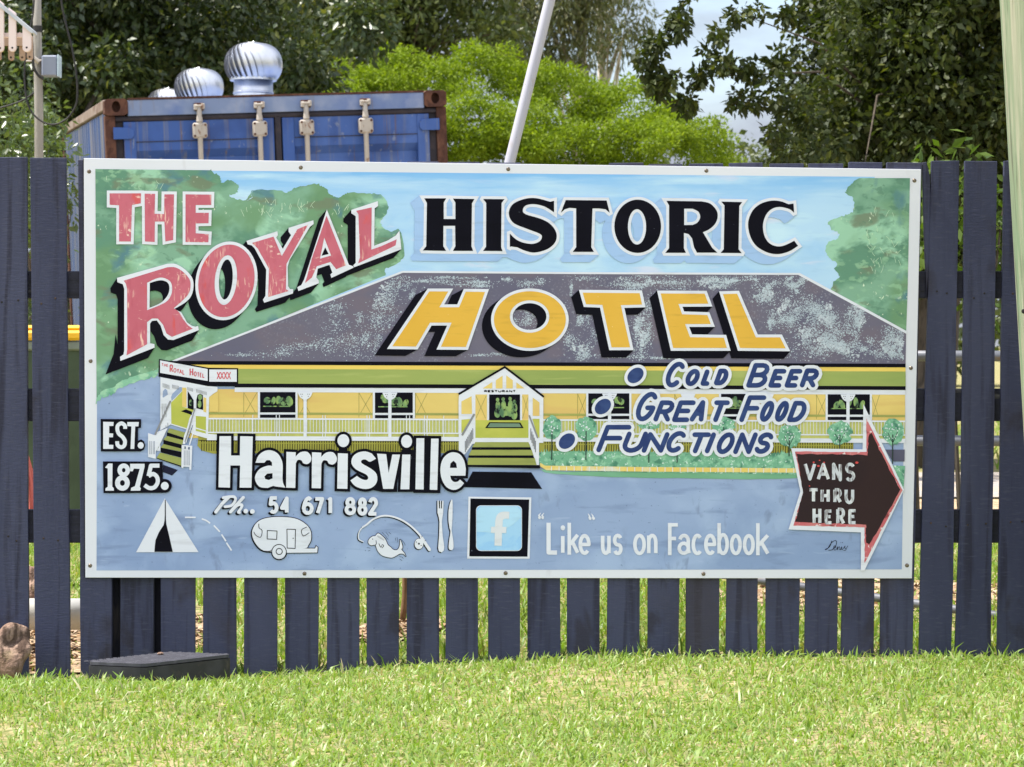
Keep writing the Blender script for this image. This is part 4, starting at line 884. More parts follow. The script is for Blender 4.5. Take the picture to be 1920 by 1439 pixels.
# ---- the painted hotel
yb = lambda x: (x-430)/1269*5.0
def band(x0, x1, ya, yc, n=2): return S([(x0, ya+yb(x0)), (x1, ya+yb(x1)), (x1, yc+yb(x1)), (x0, yc+yb(x0))])
hotel = paint('painted_hotel', [band(350, 1697, 730, 822)], pyel, 3, label='painted long low hotel with verandah')
paint('roof', [S([(757, 511), (1100, 514), (1498, 515.5), (1699, 626), (1698, 684), (328.6, 678)])], proof, 3, hotel)
def flecks(name, groups, m, lev, parent, seed, s0, s1):
    """loose dabs of dry-brush paint: each group is centre x, y, spread x, y, turn, number"""
    rs = np.random.default_rng(seed); V, Fc = [], []
    for (cx, cy, sx, sy, an, n) in groups:
        nb = max(3, n//90); bl_ = rs.normal(0, .60, (nb, 2)); pick = rs.integers(0, nb, n)
        q = bl_[pick]+rs.normal(0, 1, (n, 2))*(rs.uniform(.10, .34, (nb, 2))[pick])*(1+.9*(rs.random((n, 1)) < .2))
        for u, v in q:
            x = cx+u*sx*math.cos(an)-v*sy*math.sin(an); y = cy+u*sx*math.sin(an)+v*sy*math.cos(an)
            if not inroof(x, y): continue
            r = rs.uniform(s0, s1)*(2.0 if rs.random() < .05 else 1); a0 = rs.uniform(0, 6.28); L = lev+rs.uniform(0, .8); o = len(V)
            for k_ in range(5):
                rr = r*rs.uniform(.5, 1.2); V.append(SP(x+rr*math.cos(a0-k_*1.2566), y+rr*.8*math.sin(a0-k_*1.2566), L)-SGN)
            Fc.append((o, o+1, o+2, o+3, o+4))
    return obj(name, V, Fc, m, parent)
def inroof(x, y, *_): return 517 < y < 678 and x < 1694 and y > 514+(757-x)*.37 and y > 516+(x-1498)*.55
flecks('weathered_patch', [(722, 585, 22, 62, .42, 1300), (660, 640, 60, 26, -.1, 800), (560, 652, 60, 14, -.2, 350), (470, 668, 60, 8, 0, 160), (840, 524, 70, 7, 0, 500), (900, 528, 40, 9, 0, 500), (985, 530, 40, 12, 0, 360), (990, 590, 22, 26, 0, 500), (1060, 560, 10, 40, .1, 260), (1080, 650, 22, 30, 0, 700),
      (1210, 620, 20, 50, .15, 1300), (1180, 530, 50, 12, 0, 800), (1270, 530, 40, 12, 0, 600), (1350, 530, 32, 12, 0, 900), (1095, 600, 16, 30, 0, 360), (900, 670, 40, 6, 0, 260), (1200, 672, 90, 4, 0, 300), (1395, 523, 40, 4, -.1, 200), (1440, 555, 30, 22, -.4, 900), (1490, 535, 18, 12, -.5, 700), (1475, 585, 26, 26, .2, 900), (1545, 590, 26, 40, -.6, 1500),
      (1520, 625, 40, 36, .2, 1900), (1600, 610, 24, 30, .3, 1200), (1580, 650, 46, 16, .3, 1600), (1665, 640, 24, 22, .5, 1100), (1680, 660, 14, 10, 0, 700), (1445, 605, 14, 12, 0, 260), (640, 585, 30, 30, 0, 300), (770, 545, 14, 24, .5, 300)], pfleck, 3.1, hotel, 5, .45, 1.25)
flecks('pale_dab', [(722, 575, 14, 36, .42, 60), (1210, 620, 14, 36, .15, 90), (1180, 530, 40, 7, 0, 50), (1350, 530, 26, 8, 0, 70), (1440, 552, 22, 14, -.4, 60), (1475, 580, 18, 18, .2, 60), (1545, 590, 18, 30, -.6, 110), (1525, 625, 32, 26, .2, 150), (1600, 610, 16, 22, .3, 80), (1585, 655, 40, 10, .3, 170), (1672, 650, 20, 16, .5, 140), (1080, 652, 16, 20, 0, 40)], mat('thin_pale_paint', (166, 174, 186), [((204, 214, 222), 160, (1, 1, 1), .42, .58, .9), ((118, 116, 132), 190, (1, 1, 1), .54, .60, .9)], rough=.55, spec=.06), 3.0, hotel, 8, 1.6, 3.6)
ed = stroke([(324, 678), (755, 510), (1100, 512.5), (1499, 514)], 1.9, False)+stroke([(1498, 514), (1600, 569), (1700, 624)], 2.4, False)
paint('roof_edge', ed, pwhite, 4, hotel)
paint('eave_band', [band(350, 1698, 684, 693)], pyel2, 4, hotel)
paint('awning', [band(432, 1698, 692, 720)], pgreen, 5, hotel)
paint('black_trim', [band(300, 1698, 677.5, 684.3), band(440, 1698, 719.5, 726.7)], pblack, 5.4, hotel)
paint('verandah_beam', [band(440, 1697, 726.5, 735.5)], pwhite, 4, hotel)
# wall boards, diagonal braces, floor line
ln = []
for (xa, xb_) in ((457, 482), (560, 584), (673, 698), (779, 801), (1083, 1101), (1265, 1284), (1531, 1551), (1634, 1649), (355, 372)):
    for seg in ([(xa, 736), (xa, 782)], [(xb_, 736), (xa+3, 774)], [(xa, 736), (xb_-3, 774)]): ln += stroke([(x, y+yb(x)) for x, y in seg], .35, False)
paint('brace_lines', ln, pline, 4, hotel)
paint('verandah_floor', [band(388, 1697, 785, 818)], mat('balustrade_ground_paint', (182, 184, 106), [((200, 200, 122), 30, (1, 1, .2), .45, .6, .7)], rough=.5, spec=.06), 4, hotel)
paint('floor_line', [band(360, 1697, 773.5, 777.5)], flat('floor_line_paint', (150, 156, 92), (170, 172, 96)), 5, hotel)
win = [(487.5, 554), (703, 774), (1103, 1180), (1352, 1398), (1552, 1631)]
wf, wb, wg, fig = [], [], [], []
for i, (xa, xb_) in enumerate(win):
    o = yb(xa); wf += [S(rect(xa-4, 735+o, xb_+4, 784+o))]; wb += [S(rect(xa, 735.3+o, xb_, 773.5+o)), S(rect(xa, 777.5+o, xb_, 783.6+o))]
    rs = np.random.default_rng(i+2)
    for j in range(5):
        cx = xa+8+(xb_-xa-16)*(j+.5)/5+rs.normal(0, 2); fig.append(S(ell(cx, 752+o+rs.normal(0, 2), rs.uniform(4, 7), rs.uniform(6, 11), 12, rot=rs.uniform(-.6, .6))))
    fig += stroke([(xa+6, 762+o), (xb_-10, 762+o)], 1, False)
for q in wf: paint('window_frame', [q], pwhite, 5.5, hotel)
for q in range(0, len(wb), 2): paint('window', wb[q:q+2], pblack, 6, hotel)
paint('window_figures', fig, pfig, 7, hotel)
# balustrade
bl = [band(388, 866, 784, 787), band(388, 866, 810, 812.5), band(388, 866, 818, 826), band(1012, 1697, 784, 787), band(1012, 1697, 810, 812.5), band(1012, 1697, 818, 826)]
x = 394.0
while x < 1696:
    if not 862 < x < 1016: bl += stroke([(x, 786+yb(x)), (x, 811+yb(x))], .55, False)
    x += 6.05
for x in (474, 518, 524, 605, 610, 688, 693, 762, 768, 796, 801, 832): bl += stroke([(x, 778+yb(x)), (x, 818+yb(x))], .7, False)
paint('balustrade', bl, pwhite, 7.5, hotel)
po = []
for x in (572, 731, 1143, 1290, 1437, 1590):
    o = yb(x); po += [S(rect(x-3, 735+o, x+3, 822+o)), S(cat([(x-14, 735.4+o), (x-10, 744+o), (x-3, 749+o), (x+3, 749+o), (x+10, 744+o), (x+14, 735.4+o)], n=3))]
for q in range(0, len(po), 2): paint('verandah_post', po[q:q+2], pwhite, 8, hotel)
dots = []
for x in (572, 731, 1143, 1590):
    for (dx, dy) in ((-8, 739), (-6, 743), (-5, 739), (5, 739), (6, 743), (8, 739)): dots.append(S(ell(x+dx, dy+yb(x), .8, .8, 6)))
paint('fretwork', dots, pblack, 9, hotel)
# lattice under the floor
paint('lattice', [S([(372, 818), (430, 826), (866, 827.5), (866, 850), (560, 850), (400, 851), (378, 845), (370, 836)]), band(1010, 1600, 824, 846)], polive2, 4, hotel)
sl_ = []; x = 378.0
while x < 1600:
    if not 866 < x < 1018:
        o = yb(x); sl_ += stroke([(x, 826+o), (x, 830+o)], .7, False)+stroke([(x+.2, 832+o), (x, 846+o)], .55, False)
    x += 4.6
sl_ += [band(372, 866, 825.6, 826.8), band(1010, 1600, 824.6, 825.6)]
paint('lattice_slits', sl_, pblack, 5, hotel)
paint('side_fence', [S(S8([(945, 330), (1108, 330), (1106, 430), (1005, 430)]))], flat('dark_fence_paint', (84, 84, 104), (100, 100, 120)), 5, hotel)
# gable porch in the middle
pw = [S(S5([(645, 105), (170, 385), (165, 470), (168, 1010), (230, 1010), (310, 900), (900, 900), (975, 1120), (1000, 1120), (1000, 890), (1045, 890), (1045, 410)]))]
paint('porch_front', pw, pwhite, 9, hotel)
paint('porch_wall', [S(S5([(340, 388), (460, 388), (460, 655), (340, 655)])), S(S5([(825, 388), (890, 388), (890, 655), (825, 655)])), S(S5([(415, 325), (515, 258), (515, 325)])), S(S5([(552, 240), (622, 192), (622, 325), (552, 325)])), S(S5([(660, 190), (728, 240), (728, 325), (660, 325)])), S(S5([(765, 262), (850, 325), (765, 325)])),
      S(S5([(195, 460), (300, 405), (305, 590), (195, 590)])), S(S5([(935, 420), (1005, 470), (1005, 610), (935, 610)]))], pyel, 10, hotel)
paint('porch_floor', [S(S5([(340, 655), (890, 655), (890, 838), (340, 838)])), S(S5([(195, 650), (300, 640), (240, 740), (195, 790)])), S(S5([(930, 640), (1005, 640), (1005, 840), (985, 820)]))], polive, 10, hotel)
ln = []
for a, c in (((345, 400), (445, 635)), ((452, 400), (345, 635)), ((830, 400), (885, 560)), ((885, 420), (830, 635))): ln += stroke(S5([a, c]), .35, False)
paint('brace_lines', ln, pline, 11, hotel)
paint('porch_window', [S(S5([(483, 388), (803, 388), (803, 655), (483, 655)]))], pblack, 11, hotel)
fg = []
for (cx, t0) in ((570, 430), (628, 425), (700, 420), (745, 450)):
    fg += [S(S5(ell(cx, t0+12, 18, 20, 12))), S(S5(ell(cx+4, t0+75, 26, 48, 14))), S(S5(ell(cx-2, t0+150, 32, 50, 14)))]
fg += [S(S5(ell(660, 560, 70, 50, 16)))]
paint('window_figures', fg, pfig, 12, hotel)
paint('door_mat', [S(S5([(485, 675), (805, 678), (842, 737), (440, 737)]))], pblack, 11, hotel)
paint('door_mat_top', [S(S5([(495, 685), (795, 688), (818, 726), (465, 728)]))], flat('mat_paint', (104, 130, 112), (124, 148, 126)), 12, hotel)
paint('porch_steps', [S(S5([(340, 882), (890, 882), (912, 935), (305, 935)])), S(S5([(300, 962), (925, 962), (942, 1020), (270, 1020)])), S(S5([(265, 1046), (955, 1046), (975, 1120), (258, 1118)]))], pstep, 10, hotel)
paint('step_risers', [S(S5([(305, 935), (912, 935), (918, 962), (300, 962)])), S(S5([(270, 1020), (942, 1020), (948, 1048), (265, 1044)])), S(S5([(258, 1118), (1010, 1122), (1012, 1155), (258, 1140)]))], pblack, 11, hotel)
paint('porch_gable_edge', stroke(S5([(165, 385), (645, 103), (1050, 412)]), 1.9, False), pblack, 11, hotel)
hr = stroke(S5([(325, 598), (205, 805)]), 1.9)+stroke(S5([(900, 610), (985, 835)]), 1.5)
paint('handrail', hr, pgrey, 11, hotel)
bs = []
for k in range(7): bs += stroke(S5([(235+k*13, 870-k*22), (235+k*13, 985-k*22)]), .5, False)
for k in range(5): bs += stroke(S5([(915+k*12, 740+k*32), (915+k*12, 860+k*32)]), .5, False)
paint('stair_bars', bs, pblack, 11.4, hotel)
paint('entry_mat', [S(S5([(310, 1188), (920, 1196), (1032, 1368), (225, 1350)]))], pblack, 4, hotel)
# corner porch at the left
c0 = [S(GP([(130, 235), (690, 340), (800, 350), (800, 400), (750, 430), (702, 470), (690, 900), (800, 910), (800, 955), (660, 950), (515, 908), (440, 850), (250, 790), (60, 900), (60, 1100), (130, 1100), (128, 700)]))]
paint('corner_porch', c0, pwhite, 6.6, hotel)
paint('corner_porch_floor', [S(GP([(255, 535), (385, 400), (385, 580), (450, 600), (520, 620), (470, 720), (440, 835), (258, 780)])), S(GP([(545, 690), (665, 700), (665, 860), (545, 825)])), S(GP([(545, 840), (662, 872), (662, 897), (545, 865)]))], polive, 7, hotel)
paint('corner_porch_wall', [S(GP([(385, 358), (435, 360), (438, 590), (385, 580)])), S(GP([(635, 470), (668, 480), (668, 650), (635, 640)])), S(GP([(703, 470), (760, 430), (810, 402), (810, 640), (703, 640)]))], pyel, 7, hotel)
paint('corner_porch_window', [S(GP([(450, 395), (520, 505), (520, 620), (450, 600)])), S(GP([(552, 500), (565, 445), (595, 428), (628, 445), (632, 620), (552, 600)])), S(GP([(370, 635), (430, 612), (500, 640), (500, 680)]))], pblack, 8, hotel)
paint('window_figures', [S(GP(ell(485, 535, 20, 38, 12))), S(GP(ell(595, 470, 24, 34, 12))), S(GP(ell(590, 550, 22, 45, 12)))], pfig, 9, hotel)
paint('corner_porch_arch', [S(GP([(155, 470), (160, 400), (185, 370), (210, 390), (218, 440), (165, 475)])), S(GP([(255, 470), (270, 430), (355, 350), (385, 355), (385, 395), (262, 515)]))], flat('pale_shade_paint', (150, 168, 200)), 7, hotel)
sb = []
for (x0, y0, n, dx, dy, L) in ((160, 305, 6, 14, 4, 50), (270, 322, 6, 14, 3, 45), (450, 350, 5, 14, 4, 40), (555, 375, 9, 14, 4, 40), (150, 545, 3, 22, 0, 160)):
    for k in range(n): sb += stroke(GP([(x0+k*dx, y0+k*dy), (x0+k*dx+2, y0+k*dy+L)]), .45, False)
for k in range(7): sb += stroke(GP([(85+k*22, 950-k*30), (85+k*22, 1100-k*36)]), .45, False)
paint('fretwork', sb, pgrey, 8, hotel)
paint('corner_steps', [S(GP([(238, 835), (425, 885), (405, 945), (210, 880)])), S(GP([(205, 925), (400, 975), (388, 1028), (165, 970)])), S(GP([(165, 1020), (382, 1075), (380, 1110), (132, 1060)])), S(GP([(125, 1120), (380, 1185), (376, 1275), (85, 1180)]))], pstep, 7, hotel)
paint('corner_step_risers', [S(GP([(208, 882), (405, 947), (400, 975), (206, 925)])), S(GP([(165, 970), (386, 1030), (382, 1075), (165, 1020)])), S(GP([(132, 1062), (380, 1115), (380, 1180), (134, 1118)])), S(GP([(85, 1180), (376, 1275), (376, 1290), (90, 1192)]))], pblack, 7.4, hotel)
nl = [S(GP([(-15, 890), (75, 920), (75, 1195), (-15, 1170)])), S(GP([(380, 1030), (505, 1040), (492, 1325), (470, 1320), (470, 1290), (400, 1285), (398, 1305), (375, 1295)])), S(GP([(75, 920), (140, 860), (215, 830), (130, 1010), (75, 1110)]))]
nl += stroke(GP([(405, 1020), (420, 930), (530, 640)]), 2.2, False)+stroke(GP([(470, 1030), (510, 900)]), 1.2, False)+stroke(GP([(430, 1000), (510, 780)]), 1, False)
paint('stair_newels', nl, pwhite, 9, hotel)
nd = []
for x in (5, 22, 45, 60): nd += stroke(GP([(x, 985), (x, 1140)]), .4, False)
for x in (410, 430, 452, 468): nd += stroke(GP([(x, 1095), (x, 1270)]), .4, False)
for k in range(5): nd += stroke(GP([(440+k*13, 1000-k*36), (455+k*13, 940-k*36)]), .5, False)
nd += [S(GP(rect(412, 1048, 428, 1078))), S(GP(rect(455, 1055, 475, 1085)))]
paint('newel_bars', nd, flat('grey_blue_paint', (96, 108, 136)), 10, hotel)
paint('corner_handrail', stroke(GP([(245, 520), (70, 905)]), 1.7)+stroke(GP([(535, 605), (420, 990)]), 1.1), pgrey, 10, hotel)
paint('corner_mat', [S(GP([(160, 1262), (335, 1325), (265, 1390), (160, 1350)]))], flat('dark_mat_paint', (38, 40, 62), (26, 28, 46)), 3, hotel)
paint('fascia_board', [S(GP([(112, 22), (695, 125), (1042, 130), (1042, 320), (1064, 342), (690, 342), (108, 228)]))], pblack, 7, hotel)
fw = paint('fascia_sign', [S(GP([(126, 38), (685, 140), (685, 280), (126, 185)])), S(GP([(703, 145), (1026, 145), (1026, 290), (703, 288)]))], pwhite, 8, hotel)
# garden bed
paint('garden_grass', [S([(1008, 850), (1040, 846), (1490, 851), (1500, 868), (1502, 890), (1330, 888), (1100, 884), (1030, 882), (1012, 872)])]+[S([(1655, 872), (1697, 874), (1694, 920), (1672, 890)])], pfol, 5.6, hotel)
gl_ = []; rs = np.random.default_rng(4); x = 1016.0
while x < 1490:
    gl_ += [S([(x-2.2, 852), (x+rs.normal(0, 1.5), 838+rs.uniform(0, 8)+yb(x)), (x+2.2, 852)])]; x += 3.2
paint('garden_grass_tips', gl_, pfol, 6.2, hotel)
paint('lawn_strip', [S(wav([(1012, 880), (1060, 884), (1200, 886), (1500, 889), (1500, 896), (1400, 899), (1300, 897), (1180, 896), (1060, 890), (1020, 886)], .3, 4))], mat('lawn_strip_paint', (134, 186, 160), [((110, 164, 126), 9, (.3, 1, 1), .45, .62, .8)], rough=.5, spec=.06), 4, hotel)
kb = [S([(1013, 868), (1022, 873.5), (1200, 876), (1495, 878.5), (1495, 886.5), (1200, 884.5), (1024, 882), (1012, 874)])]
paint('kerb', kb, pkerb, 7, hotel)
ks = []
for i in range(33):
    x = 1034+14.2*i; ks += stroke([(x, 874.5+(x-1022)*.0095), (x, 883+(x-1022)*.0095)], .7, False)
paint('kerb_joints', ks, pwhite, 8, hotel)
# standard roses and small trees
def lolly(cx, cy, rx, ry, seed):
    rs = np.random.default_rng(seed); return S([(cx+rx*math.cos(a)*(1+rs.normal(0, .07)), cy+ry*math.sin(a)*(1+rs.normal(0, .07))) for a in np.linspace(0, 2*math.pi, 26, endpoint=False)])
trees_ = [(1035, 803, 17, 22, 863), (1099, 804, 20, 23, 863), (1217, 798, 20, 8, 868), (1270, 801, 16, 6, 868), (1357, 798, 21, 16, 860), (1480, 817, 22, 23, 856), (1575, 812, 23, 21, 842), (1674, 810, 21, 25, 870)]
pstem = flat('dark_stem_paint', (52, 66, 62))
for i, (cx, cy, rx, ry, yt) in enumerate(trees_):
    paint('small_tree', [lolly(cx, cy, rx, ry, i)], pfol, 9.5, hotel)
    paint('tree_stem', stroke([(cx, cy+ry*.2), (cx-.5, yt)], 1.0, False)+(stroke([(cx, cy+ry*.85), (cx-9, cy+2)], .6)+stroke([(cx, cy+ry*.85), (cx+9, cy)], .6) if cx > 1400 else []), pstem, 10.5, hotel)
bd = []; rs = np.random.default_rng(21)
for cx, cy, rx, ry, yt in trees_:
    for k in range(14):
        a, r_ = rs.uniform(0, 6.28), rs.uniform(.1, .85); bd.append(S(ell(cx+rx*r_*math.cos(a), cy+ry*r_*math.sin(a), rs.uniform(.8, 1.6), rs.uniform(.8, 1.6), 7)))
paint('blossom', bd, pwhite, 11.5, hotel)

# ---- skeleton letters
def arc(cx, cy, rx, ry, a0, a1, n=12): return [(cx+rx*math.cos(math.radians(a)), cy+ry*math.sin(math.radians(a))) for a in np.linspace(a0, a1, n)]
GL = {
 'A': [[(0, 1), (.5, 0), (1, 1)], [(.2, .66), (.8, .66)]], 'B': [[(0, 0), (0, 1)], [(0, 0), (.5, 0)]+arc(.5, .24, .4, .24, -90, 90, 8)+[(.05, .48)], [(.5, .48)]+arc(.55, .74, .45, .26, -90, 90, 9)+[(0, 1)]],
 'C': [arc(.5, .5, .5, .5, -48, -312, 20)], 'D': [[(0, 0), (0, 1)], [(0, 0), (.45, 0)]+arc(.45, .5, .55, .5, -90, 90, 12)+[(0, 1)]],
 'E': [[(1, 0), (0, 0), (0, 1), (1, 1)], [(0, .48), (.82, .48)]], 'F': [[(1, 0), (0, 0), (0, 1)], [(0, .48), (.78, .48)]],
 'G': [arc(.5, .5, .5, .5, -48, -335, 20)+[(.97, .55), (.58, .55)]], 'H': [[(0, 0), (0, 1)], [(1, 0), (1, 1)], [(0, .5), (1, .5)]], 'I': [[(.5, 0), (.5, 1)]],
 'L': [[(0, 0), (0, 1), (1, 1)]], 'N': [[(0, 1), (0, 0), (1, 1), (1, 0)]], 'O': [arc(.5, .5, .5, .5, 0, 345, 24)+['c']],
 'R': [[(0, 0), (0, 1)], [(0, 0), (.55, 0)]+arc(.55, .27, .42, .27, -90, 90, 8)+[(.05, .54)], [(.45, .54), (1, 1)]],
 'S': [arc(.5, .25, .47, .25, -25, -270, 14)+arc(.5, .75, .47, .25, -90, 155, 14)[1:]], 'T': [[(0, 0), (1, 0)], [(.5, 0), (.5, 1)]], 'U': [[(0, 0), (0, .6)]+arc(.5, .6, .5, .4, 180, 0, 12)+[(1, .6), (1, 0)]],
 'V': [[(0, 0), (.5, 1), (1, 0)]], 'X': [[(0, 0), (1, 1)], [(1, 0), (0, 1)]], 'Y': [[(0, 0), (.5, .5), (1, 0)], [(.5, .5), (.5, 1)]],
 'i': [[(.5, 0), (.5, 1)]], 'k': [[(0, 0), (0, 1)], [(1, .36), (.1, .70)], [(.35, .60), (1, 1)]], 'e': [[(.04, .50), (1, .50)]+arc(.5, .5, .5, .5, -5, -315, 20)],
 'u': [[(0, 0), (0, .62)]+arc(.5, .62, .5, .38, 180, 0, 10), [(1, 0), (1, 1)]], 's': [arc(.5, .26, .48, .26, -25, -270, 12)+arc(.5, .75, .48, .25, -90, 155, 12)[1:]], 'o': [arc(.5, .5, .5, .5, 0, 345, 24)+['c']],
 'n': [[(0, 0), (0, 1)], [(0, .45)]+arc(.5, .38, .5, .38, 180, 360, 10)+[(1, 1)]], 'a': [arc(.5, .3, .42, .30, 195, 360, 9)+[(.92, .8), (1, 1)], arc(.47, .72, .45, .28, -20, -340, 16)],
 'c': [arc(.5, .5, .5, .5, -48, -312, 18)], 'b': [[(0, -.75 if False else 0), (0, 1)], arc(.48, .67, .50, .33, 0, 345, 18)+['c']],
 '5': [[(1, 0), (.12, 0), (0, .44), (.1, .42)]+arc(.45, .68, .52, .31, -120, 140, 12)], '4': [[(.75, 1), (.75, 0), (0, .68), (1, .68)]],
 '6': [cat([(.85, .12), (.6, 0), (.25, .18), (.02, .6)], n=4)+arc(.5, .69, .48, .30, 180, 525, 18)], '7': [[(0, 0), (1, 0), (.35, 1)]], '1': [[(.1, .12), (.6, 0), (.6, 1)]],
 '8': [arc(.5, .24, .40, .24, 0, 345, 16)+['c'], arc(.5, .74, .5, .26, 0, 345, 18)+['c']], '2': [arc(.5, .28, .46, .28, 190, 380, 10)+[(.0, 1), (1, 1)]], '.': [], 'm': [],
}
def glyphs(items, hw, slant=0.0, capped=True, grow_=0.0):
    out = []
    for it in items:
        ch, x0, x1, y0, y1 = it[:5]; h = it[5] if len(it) > 5 else hw
        Hh = y1-y0-2*h; Wd = x1-x0-2*h-slant*Hh
        for st in GL[ch]:
            cl = st[-1] == 'c'; pp = st[:-1] if cl else st
            ext = 0 if capped else h
            out += stroke([(x0+h+gx*Wd+slant*(1-gy)*Hh, y0+h+gy*Hh) for gx, gy in pp], h+grow_, capped or grow_ > 0, cl)
    return out

# ---- headline lettering
the = [S(R1([(305, 455), (628, 455), (625, 558), (535, 574), (523, 950), (402, 950), (402, 578), (305, 572)])), S(R1([(665, 458), (772, 460), (768, 665), (865, 668), (868, 465), (967, 465), (958, 935), (878, 950), (868, 745), (770, 745), (768, 955), (668, 950)])),
       S(R1([(1085, 465), (1352, 468), (1350, 575), (1190, 575), (1190, 655), (1325, 655), (1322, 762), (1190, 765), (1190, 865), (1325, 875), (1320, 958), (1085, 955)]))]
w = paint('word_the', the, pred, 10, label='pink red block lettering reading THE')
paint('outline', grow(the, 5.3), pwhite, 9, w)
Ro = S(R3(cat([(900, -28), (985, -25), (1080, 30), (1150, 110), (1168, 190), (1150, 290), (1090, 365), (965, 440)], n=4)+[(970, 440), (1040, 470), (1070, 520), (1100, 575), (1150, 610), (1185, 620), (1215, 612), (1222, 655), (960, 757), (905, 752), (860, 705), (830, 610), (790, 555), (740, 560), (720, 590), (722, 790), (765, 798), (768, 835), (415, 972), (412, 930), (448, 905), (455, 860), (455, 230), (440, 182), (385, 162), (380, 118)]),
        R3(cat([(718, 170), (790, 148), (850, 143), (905, 170), (920, 225), (905, 290), (850, 360), (780, 400), (715, 425)], n=3)))
Ri = S(R3(cat([(900, 8), (980, 10), (1060, 55), (1125, 130), (1137, 195), (1120, 275), (1060, 345), (965, 428)], n=4)+[(1020, 470), (1060, 540), (1110, 605), (1160, 640), (945, 724), (890, 690), (855, 600), (800, 535), (740, 535), (690, 572), (690, 800), (478, 915), (487, 850), (485, 230), (472, 178), (450, 146)]),
        R3(cat([(690, 168), (780, 125), (850, 115), (925, 150), (948, 215), (935, 300), (870, 375), (690, 450)], n=3)))
Oo = S(R3(ell(1506, 148, 318, 405, 56, 35)), R3(ell(1500, 134, 70, 206, 36, 14)))
Oi = S(R3(ell(1506, 148, 288, 373, 56, 33)), R3(ell(1500, 140, 114, 256, 40, 20)))
Yo = S(R2([(65, 835), (385, 735), (390, 775), (372, 800), (440, 915), (525, 775), (500, 740), (500, 700), (755, 622), (758, 660), (720, 690), (510, 1030), (490, 1100), (495, 1300), (515, 1330), (548, 1330), (545, 1375), (250, 1470), (235, 1440), (262, 1400), (270, 1130), (150, 910), (120, 880), (80, 870)]))
Yi = S(R2([(125, 855), (345, 790), (430, 990), (590, 715), (700, 668), (478, 1070), (472, 1330), (500, 1350), (290, 1412), (298, 1120), (180, 910)]))
Ao = S(R2([(893, 510), (1120, 1080), (1165, 1095), (1168, 1110), (940, 1215), (930, 1180), (950, 1160), (920, 1080), (800, 1120), (785, 1210), (810, 1240), (812, 1270), (600, 1350), (590, 1310), (630, 1290), (660, 1230)]), R2([(876, 900), (912, 970), (838, 988)]))
Ai = S(R2([(890, 575), (1090, 1085), (990, 1125), (930, 1050), (790, 1095), (740, 1210), (668, 1268), (690, 1200), (740, 1010)]), R2([(866, 800), (938, 985), (822, 1018)]))
Lo = S(R2([(1145, 515), (1418, 425), (1420, 475), (1385, 500), (1380, 885), (1520, 830), (1600, 780), (1640, 730), (1660, 920), (1175, 1105), (1165, 1085), (1190, 1060), (1190, 580), (1145, 550)]))
Li = S(R2([(1195, 525), (1355, 490), (1350, 925), (1450, 890), (1612, 818), (1600, 880), (1215, 1065), (1235, 1000), (1218, 560)]))
w = paint('word_royal', [Ri, Oi, Yi, Ai, Li], pred, 11, label='slanting pink red serif lettering reading ROYAL with black shade')
royal = [Ro, Oo, Yo, Ao, Lo]
paint('outline', royal, pwhite, 10, w)
sh = sweep([Ro], (-12.5, 19.5))+sweep([Oo], (-14.5, 17))+sweep([Yo, Ao], (-15, 17.5))+sweep([Lo], (-15, 16.5))+[S(R3([(365, 700), (345, 900), (262, 1112), (690, 930), (690, 860), (420, 960)])), S(R3([(312, 228), (380, 150), (385, 240), (362, 270)]))]
paint('shade', sh, pblack, 8, w)

Hh = S(R4([(195, 177), (420, 177), (395, 220), (395, 390), (515, 390), (515, 220), (490, 180), (710, 184), (685, 230), (680, 670), (697, 718), (490, 718), (515, 670), (512, 460), (392, 460), (390, 670), (420, 718), (180, 713), (215, 670), (222, 225)]))
Ii = S(R4([(800, 184), (1020, 186), (990, 225), (985, 680), (1000, 720), (800, 718), (830, 675), (832, 225)]))
Ss = S(R4(cat([(1530, 322), (1440, 265), (1330, 237), (1240, 250), (1208, 298), (1240, 342), (1400, 390), (1500, 450), (1555, 540), (1540, 630), (1460, 700), (1330, 735), (1230, 715), (1150, 680)], n=4)+[(1085, 672), (1075, 680), (1075, 540)]+cat([(1075, 540), (1140, 600), (1220, 635), (1310, 645), (1380, 620), (1405, 575), (1380, 540), (1250, 490), (1120, 435), (1068, 360), (1075, 280), (1130, 220), (1240, 180), (1340, 175), (1430, 195)], n=4)+[(1490, 212), (1530, 203)]))
Tt = S(R4([(1650, 195), (2070, 199), (2102, 326), (2060, 290), (1990, 281), (1925, 281), (1912, 680), (1940, 728), (1722, 728), (1757, 680), (1757, 280), (1690, 275), (1640, 290), (1600, 325)]))
O2 = S(R5(ell(525, 684, 240, 274, 52)), R5(ell(518, 690, 94, 182, 40)))
Rr = S(R5([(820, 422)]+cat([(1180, 428), (1270, 450), (1335, 520), (1347, 590), (1320, 660), (1260, 715), (1195, 745)], n=4)+[(1240, 820), (1290, 905), (1345, 955), (1135, 955), (1105, 900), (1085, 810), (1050, 765), (1000, 752), (1000, 910), (1020, 957), (808, 957), (848, 910), (848, 470)]), R5([(1003, 503)]+cat([(1090, 503), (1150, 535), (1168, 590), (1140, 645), (1090, 670)], n=4)+[(1003, 672)]))
I2 = S(R5([(1385, 430), (1600, 435), (1570, 475), (1562, 920), (1595, 960), (1378, 958), (1410, 920), (1418, 470)]))
Cc = S(R6([(482, 505), (488, 600)]+cat([(488, 600), (440, 562), (340, 540), (260, 560), (200, 620), (168, 720), (180, 830), (230, 910), (310, 945), (390, 935), (490, 888)], n=4)+cat([(528, 940), (440, 995), (330, 1025), (220, 1010), (110, 950), (45, 860), (15, 740), (30, 640), (80, 555), (160, 500), (260, 475), (350, 482), (430, 512)], n=4)))
hist = [Hh, Ii, Ss, Tt, O2, Rr, I2, Cc]
